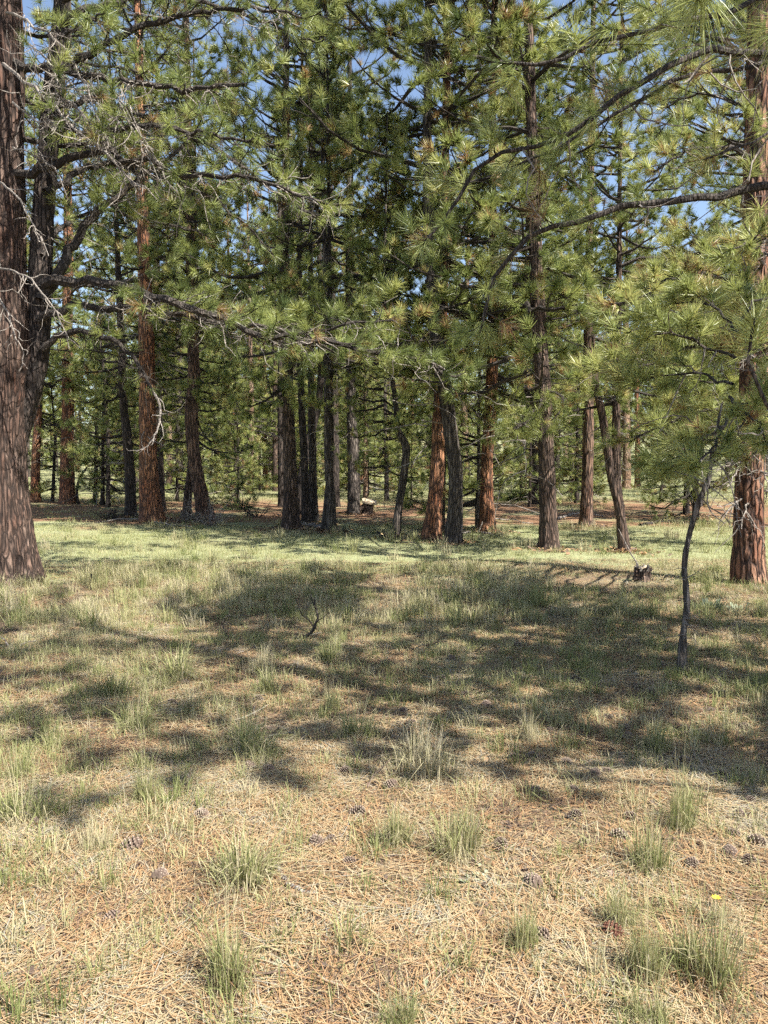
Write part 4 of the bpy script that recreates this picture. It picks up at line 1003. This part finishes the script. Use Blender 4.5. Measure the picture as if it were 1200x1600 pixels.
# ------------------------------------------------------------------ grass clumps that stand out one by one
def clump_mesh(seed, kind):
    rng = np.random.default_rng(seed); mb = MB()
    spec = {'green': (330, .26, .42, .45), 'dry': (300, .24, .80, .6), 'yellow': (380, .27, .56, .5), 'stem': (480, .25, .46, .42)}[kind]
    n, h, tn, ln = spec
    nc = 7; ca = rng.uniform(0, 6.28, nc); cr = np.sqrt(rng.random(nc)) * .085; ch = rng.uniform(.45, 1.1, nc)
    w = rng.integers(0, nc, n)
    a = rng.uniform(0, 6.28, n); r = np.abs(rng.normal(size=n)) * .03
    b = np.stack([cr[w] * np.cos(ca[w]) + r * np.cos(a), cr[w] * np.sin(ca[w]) + r * np.sin(a), np.full(n, -.02)], 1)
    hh = h * rng.uniform(.35, 1.1, n) * ch[w]
    blades(mb, b, np.where(rng.random(n) < .5, ca[w], a) + rng.normal(size=n) * .8, hh, np.clip(np.abs(rng.normal(size=n)) * (ln + .12), 0, .98), np.where(w < 9, .0042 if kind != 'stem' else .0036, 0), rng, np.clip(tn + .15 * rng.normal(size=n) + .25 * (rng.random(n) < .2), 0, 1))
    m = 300                                              # matted dead base
    a = rng.uniform(0, 6.28, m); r = np.abs(rng.normal(size=m)) * .085
    blades(mb, np.stack([r * np.cos(a), r * np.sin(a), np.full(m, -.02)], 1), a + rng.normal(size=m) * .5, h * .45 * rng.uniform(.4, 1.1, m), np.clip(np.abs(rng.normal(size=m)) * .8, 0, .98), .003, rng, np.clip(.9 + .1 * rng.normal(size=m), 0, 1) if kind != 'stem' else np.clip(.25 + .2 * rng.normal(size=m), 0, 1), mat=0 if kind != 'stem' else 1)
    if kind in ('stem', 'green'):
        k = 14; a = rng.uniform(0, 6.28, k)
        blades(mb, np.stack([.03 * np.cos(a), .03 * np.sin(a), np.zeros(k)], 1), a, h * rng.uniform(1.1, 1.7, k), rng.uniform(.05, .3, k), .0022, rng, .8)
    return mb.mesh('grass_clump', [M_GRASS, M_LITTER])
CL = {k: [clump_mesh(50 + i * 7 + j, k) for j in range(2)] for i, k in enumerate(('green', 'dry', 'yellow', 'stem'))}
CLUMPS = [
 (358, 1535, 100, 105, 'stem', 'bushy green clump with a dark dead foot at the bottom of the picture'), (380, 1385, 85, 130, 'yellow', 'wide yellow-green grass clump beside the curved grey stick'), (226, 1252, 62, 55, 'stem', 'small upright green tuft with a dark foot near two cones'),
 (35, 1285, 62, 120, 'green', 'dark green grass clump in shade at the left frame edge'), (25, 1216, 42, 60, 'green', 'light green grass tuft at the left edge above the shaded clump'), (1012, 1532, 95, 70, 'stem', 'green feathery clump left of the widest bottom-right clump'),
 (1105, 1540, 110, 130, 'stem', 'widest green clump with dark matted foot in the lower right'), (1015, 1600, 60, 70, 'green', 'green tuft cut by the bottom edge below the feathery clump'), (815, 1482, 70, 62, 'stem', 'slim green tuft with a cone at its foot'), (965, 1450, 65, 65, 'yellow', 'pale green tuft just above the reddish cone'),
 (1015, 1362, 75, 80, 'green', 'green grass clump right of the pale sunlit cone'), (616, 1322, 72, 65, 'yellow', 'upright yellow-green tuft left of a wider one in the sun'), (712, 1340, 78, 95, 'yellow', 'wide yellow-green clump in the middle of the sunny litter'), (1062, 1292, 85, 65, 'green', 'tall loose green tuft where the shade ends at right'),
 (620, 1604, 55, 75, 'green', 'small green tuft cut by the bottom edge in the middle'), (385, 1172, 58, 100, 'green', 'green grass clump at the lower edge of the shade'), (210, 1142, 45, 85, 'green', 'low green grass clump on the left in broken shade'), (280, 1062, 55, 95, 'yellow', 'bright sunlit green clump surrounded by shade'),
 (515, 1112, 45, 45, 'stem', 'narrow dark tuft in deep shade near the middle'), (560, 1152, 45, 75, 'green', 'short green tuft right of the narrow dark one'), (180, 1085, 45, 75, 'green', 'shaded dark green tuft left of the bright sunlit clump'), (420, 1082, 42, 60, 'green', 'small light green tuft right of the bright sunlit clump'),
 (1020, 1172, 45, 70, 'green', 'bright green tuft in a sun fleck below the crooked sapling'), (660, 1210, 90, 130, 'dry', 'broad pale grass clump above the nearly black cone'), (830, 1160, 75, 40, 'dry', 'straw-coloured wisp of grass in the dappled shade'), (520, 1030, 40, 70, 'green', 'dark green tuft below the upright curved stick'), (405, 1050, 70, 55, 'dry', 'dry grey-straw grass tuft in shade above the light green one'),
 (150, 1330, 55, 60, 'dry', 'thin dry tuft by the large open grey cone'), (1130, 1450, 55, 50, 'dry', 'thin dry grass above the widest bottom-right clump')]
for k, (px, py, hp, wp, kind, lab) in enumerate(CLUMPS):
    g = ground(px, py); rr = np.random.default_rng(600 + k); d = math.hypot(g[1], EYE)
    sz = hp / (1209.0 / d) / .225; sw = wp / (1209.0 / d) / .31
    o = obj('grass_clump', CL[kind][k % 2], None, tuple(g), rr.uniform(0, 6.28), (sw, sw, sz)); tag(o, lab, 'grass clump')

# pale rosette plants
M_PALE = leafy('pale_leaves', [(0, (.17, .21, .12)), (1, (.36, .39, .27))], .25, .7, .2)
def rosette(label, px, py, rad, seed, n=26, rise=.5, broad=.35):
    rng = np.random.default_rng(seed); g = ground(px, py); t = thing('pale_plant', label, 'plant', tuple(g))
    for k in range(n):
        mb = MB(); a = rng.uniform(0, 6.28); h = np.array([math.cos(a), math.sin(a), 0]); s = np.array([-h[1], h[0], 0]); L = rad * rng.uniform(.5, 1.1); w = L * broad
        b = h * rng.uniform(0, rad * 3); u = rng.uniform(.2, 1.2) * rise
        v = [b, b + h * L * .4 + Z * L * u * .6 + s * w, b + h * L * .8 + Z * L * u + s * w * .7, b + h * L + Z * L * u * 1.05, b + h * L * .8 + Z * L * u - s * w * .7, b + h * L * .4 + Z * L * u * .6 - s * w, b + h * L * .6 + Z * (L * u * .7)]
        mb.add(v, [(0, 1, 6), (1, 2, 6), (2, 3, 6), (3, 4, 6), (4, 5, 6), (5, 0, 6)], None, rng.random(6) * .3 + .7 * rng.random())
        obj('leaf', mb.mesh('leaf', [M_PALE], True), t)
rosette('pale grey-green broad-leaved plant in sun behind the crooked sapling', 1108, 952, .05, 1, 60, 1.8, .36)
rosette('second pale grey-green broad-leaved plant beside the stout edge pine', 1150, 955, .045, 2, 40, 1.8, .36)
rosette('small pale rosette plant at the left frame edge in sunny litter', 20, 1392, .05, 3, 34)
rosette('small silvery plant on sunny litter near the pale open cone', 765, 1375, .03, 4, 30)
rosette('silvery plant at the bottom edge right of the middle', 662, 1585, .035, 5, 34)
rosette('tiny pale green plant right of the bushy dark-footed clump', 448, 1508, .028, 6, 20)
# small yellow flower
def flower():
    g = ground(1120, 1425); t = thing('yellow_flower', 'small yellow flower on a thin stalk above the widest lower-right clump', 'flower', tuple(g))
    mb = MB(); top = at(1119, 1403, g[1]) - g; tube(mb, [np.zeros(3), top * .5 + [.005, 0, 0], top], .0018, 4, .4); obj('stalk', mb.mesh('stalk', [M_GRASS]), t)
    m, nt, N, Lk, Pp = new_mat('yellow_petal'); Pp.inputs['Base Color'].default_value = (.75, .55, .04, 1)
    mb = MB()
    for k in range(9):
        a = k * .7; h = np.array([math.cos(a), math.sin(a), .25]); s = np.array([-math.sin(a), math.cos(a), 0]) * .005
        mb.add([top, top + h * .008 + s, top + h * .017, top + h * .008 - s], None, [(0, 1, 2, 3)])
    obj('petals', mb.mesh('petals', [m]), t)
flower()

# ------------------------------------------------------------------ fallen needles (stuff)
def litter():
    rng = np.random.default_rng(70); mb = MB()
    def lay(n, y0, y1, w, L, lift):
        y = np.sqrt(y0 ** 2 + (y1 ** 2 - y0 ** 2) * rng.random(n)); x = rng.uniform(-1, 1, n) * (.54 * y + .35)
        kp = rng.random(n) < .18 + 1.7 * vnoise(x / .4, y / .4, 25) ** 1.3
        x, y = x[kp], y[kp]; n = len(x)
        a = rng.normal(size=n) * .9 + 6.28 * vnoise(x / .8, y / .8, 26)
        h = L * rng.uniform(.5, 1.1, n) / 2; bend = rng.normal(size=n) * .35; tilt = rng.normal(size=n) * .10
        z = terrain(x, y) + rng.random(n) ** 1.6 * lift + .002
        d = np.stack([np.cos(a), np.sin(a), tilt], 1); s = np.stack([-np.sin(a), np.cos(a), np.zeros(n)], 1)
        c = np.stack([x, y, z], 1) ; m_ = c + s * (bend * h * .4)[:, None] + Z * (.004 * rng.random(n))[:, None]
        p0, p1 = c - d * h[:, None], c + d * h[:, None]
        for p in (p0, p1): p[:, 2] = np.maximum(p[:, 2], terrain(p[:, 0], p[:, 1]) + .001)
        m_[:, 2] = np.maximum(m_[:, 2], terrain(m_[:, 0], m_[:, 1]) + .001)
        ww = s * w * .5
        v = np.stack([p0 - ww, p0 + ww, m_ + ww, m_ - ww, p1], 1).reshape(-1, 3); b = np.arange(n)[:, None] * 5
        patch = .6 * vnoise(x / .55, y / .55, 21) + .4 * vnoise(x / .17, y / .17, 22)
        tint = np.clip(.50 + .95 * (patch - .5) + .22 * rng.normal(size=n), 0, 1)
        mb.add(v, np.concatenate([b + 3, b + 2, b + 4], 1), np.concatenate([b, b + 1, b + 2, b + 3], 1), .5)
        mb.tt[-1][:] = tint; mb.qt[-1][:] = tint
    n = 7000                                             # bark flakes and crumbs
    y = np.sqrt(2.9 + 60 * rng.random(n)); x = rng.uniform(-1, 1, n) * (.54 * y + .35); a = rng.uniform(0, 6.28, n); L_ = rng.uniform(.006, .022, n)
    c = np.stack([x, y, terrain(x, y) + .006 + .01 * rng.random(n)], 1); d = np.stack([np.cos(a), np.sin(a), .3 * rng.normal(size=n)], 1) * L_[:, None]; e = np.stack([-np.sin(a), np.cos(a), .3 * rng.normal(size=n)], 1) * (L_ * rng.uniform(.3, .8, n))[:, None]
    mb.add(np.stack([c - d, c - e, c + d, c + e], 1).reshape(-1, 3), None, np.arange(4 * n).reshape(-1, 4), np.clip(.12 + .12 * rng.normal(size=n), 0, .35))
    n = 420                                              # little fallen twigs
    y = np.sqrt(3.2 + 90 * rng.random(n)); x = rng.uniform(-1, 1, n) * (.54 * y + .3)
    for k in range(n):
        b = np.array([x[k], y[k], float(terrain(x[k], y[k])) + .012]); az = rng.uniform(0, 6.28)
        twig_tube(mb, b, np.array([math.cos(az), math.sin(az), 0]), rng.uniform(.06, .3), .004, rng, 3, .12, 0, 3); mb.qt[-1][:] = rng.choice([.05, .15, .95])
    for tt, g in hero_objs:                              # shed bark and needles heaped round the trunk feet
        if g[1] > 24: continue
        m = 260; a = rng.uniform(0, 6.28, m); r = .12 + np.abs(rng.normal(size=m)) * .3; x = g[0] + r * np.cos(a); y = g[1] + r * np.sin(a)
        c = np.stack([x, y, terrain(x, y) + .02 + .10 * np.exp(-r / .22) * rng.random(m)], 1); L_ = rng.uniform(.02, .07, m); b = rng.uniform(0, 6.28, m)
        d = np.stack([np.cos(b), np.sin(b), .3 * rng.normal(size=m)], 1) * L_[:, None]; e = np.stack([-np.sin(b), np.cos(b), .4 * rng.normal(size=m)], 1) * (L_ * rng.uniform(.2, .7, m))[:, None]
        mb.add(np.stack([c - d, c - e, c + d, c + e], 1).reshape(-1, 3), None, np.arange(4 * m).reshape(-1, 4), np.clip(.28 + .15 * rng.normal(size=m), 0, .7))
    lay(72000, 1.7, 4.2, .0027, .17, .020)
    lay(60000, 4.0, 7.5, .0042, .18, .022)
    lay(50000, 7.3, 12.5, .006, .20, .025)
    o = obj('fallen_needles', mb.mesh('fallen_needles', [M_LITTER])); o['kind'] = 'stuff'
    tag(o, 'orange and straw coloured fallen pine needles carpeting the ground', 'needle litter')
litter()

# ------------------------------------------------------------------ grass (stuff)
def grass():
    rng = np.random.default_rng(71)
    def wedge(n, y0, y1):
        y = np.sqrt(y0 ** 2 + (y1 ** 2 - y0 ** 2) * rng.random(n)); x = rng.uniform(-1, 1, n) * (.55 * y + .5); return x, y
    def clumps(mb, x, y, per, rad, h, w, tn, lean, segs=2):
        n = len(x) * per; cx = np.repeat(x, per); cy = np.repeat(y, per)
        hs = np.repeat(h * rng.uniform(.55, 1.3, len(x)), per); ts = np.repeat(tn, per)
        a = rng.uniform(0, 6.28, n); r = np.abs(rng.normal(size=n)) * rad
        bx, by = cx + r * np.cos(a), cy + r * np.sin(a)
        b = np.stack([bx, by, terrain(bx, by) - .01], 1)
        blades(mb, b, a + rng.normal(size=n) * .8, hs * rng.uniform(.4, 1.1, n), np.clip(np.abs(rng.normal(size=n)) * lean, 0, .98), w, rng, np.clip(ts + .1 * rng.normal(size=n), 0, 1), segs=segs)
    # sparse clumps and wisps over the needle litter
    mb = MB()
    x, y = wedge(2200, 1.9, 9.6); keep = rng.random(2200) < np.clip(.32 + 1.3 * (vnoise(x / .9, y / .9, 31) - .35) + .06 * (y - 4), .10, 1); x, y = x[keep], y[keep]
    clumps(mb, x, y, 34, .045, .14, .0034, np.clip(.50 + .45 * (vnoise(x / 1.4, y / 1.4, 32) - .45) + .13 * rng.normal(size=len(x)), .2, .95), .75)
    x, y = wedge(8500, 1.9, 9); kp = rng.random(8500) < .12 + 1.1 * vnoise(x / .7, y / .7, 39); x, y = x[kp], y[kp]
    clumps(mb, x, y, 5, .05, .10, .0026, np.clip(.74 + .16 * rng.normal(size=len(x)), .3, 1), .75)
    x, y = wedge(6500, 1.8, 8.4); kp = rng.random(6500) < .12 + 1.3 * vnoise(x / .6, y / .6, 49) ** 1.5; x, y = x[kp], y[kp]
    clumps(mb, x, y, 10, .045, .085, .0026, np.clip(.44 + .12 * rng.normal(size=len(x)), .2, .8), .8)
    x, y = wedge(300, 2.0, 7.5); clumps(mb, x, y, 55, .05, .12, .0032, np.clip(.42 + .12 * rng.normal(size=len(x)), .2, .8), .6)
    # taller straw bunchgrass at the edge of the meadow
    x, y = wedge(900, 7.6, 11.6); keep = rng.random(900) < np.where(x < 2.2, 1.7, .7) * (vnoise(x / 1.2, y / 1.2, 51) - .12); x, y = x[keep], y[keep]
    clumps(mb, x, y, 60, .08, .23, .006, np.clip(.66 + .18 * rng.normal(size=len(x)), .25, .95), .55)
    # meadow
    x, y = wedge(6600, 10.6, 19); dens = vnoise(x / 1.1, y / 1.1, 33); keep = rng.random(6600) < .5 + .8 * dens; x, y = x[keep], y[keep]
    clumps(mb, x, y, 26, .16, .085, .008, np.clip(.58 + .25 * (vnoise(x / 1.7, y / 1.7, 34) - .5) + .08 * rng.normal(size=len(x)), .2, .9), .6, 1)
    x, y = wedge(120, 12, 19)
    clumps(mb, x, y, 45, .09, .30, .008, np.clip(.60 + .16 * rng.normal(size=len(x)), .2, .9), .5)
    # under and beyond the trees
    x, y = wedge(5200, 18.5, 46); dens = vnoise(x / 2.5, y / 2.5, 35); keep = rng.random(5200) < np.where(y < 30, (dens - .45) * 1.6, .75); x, y = x[keep], y[keep]
    clumps(mb, x, y, 22, .25, .16, .014, np.clip(.48 + .12 * rng.normal(size=len(x)), .2, .9), .6, 1)
    x, y = wedge(5000, 44, 90)
    clumps(mb, x, y, 12, .5, .22, .03, np.clip(.55 + .1 * rng.normal(size=len(x)), .2, .9), .6, 1)
    o = obj('grass', mb.mesh('grass', [M_GRASS])); o['kind'] = 'stuff'
    tag(o, 'pale green and straw grass of the meadow and forest floor', 'grass')
grass()
tris = sum(len(m.polygons) for m in bpy.data.meshes)
print('TOTAL POLYS', tris, 'OBJECTS', len(bpy.data.objects))
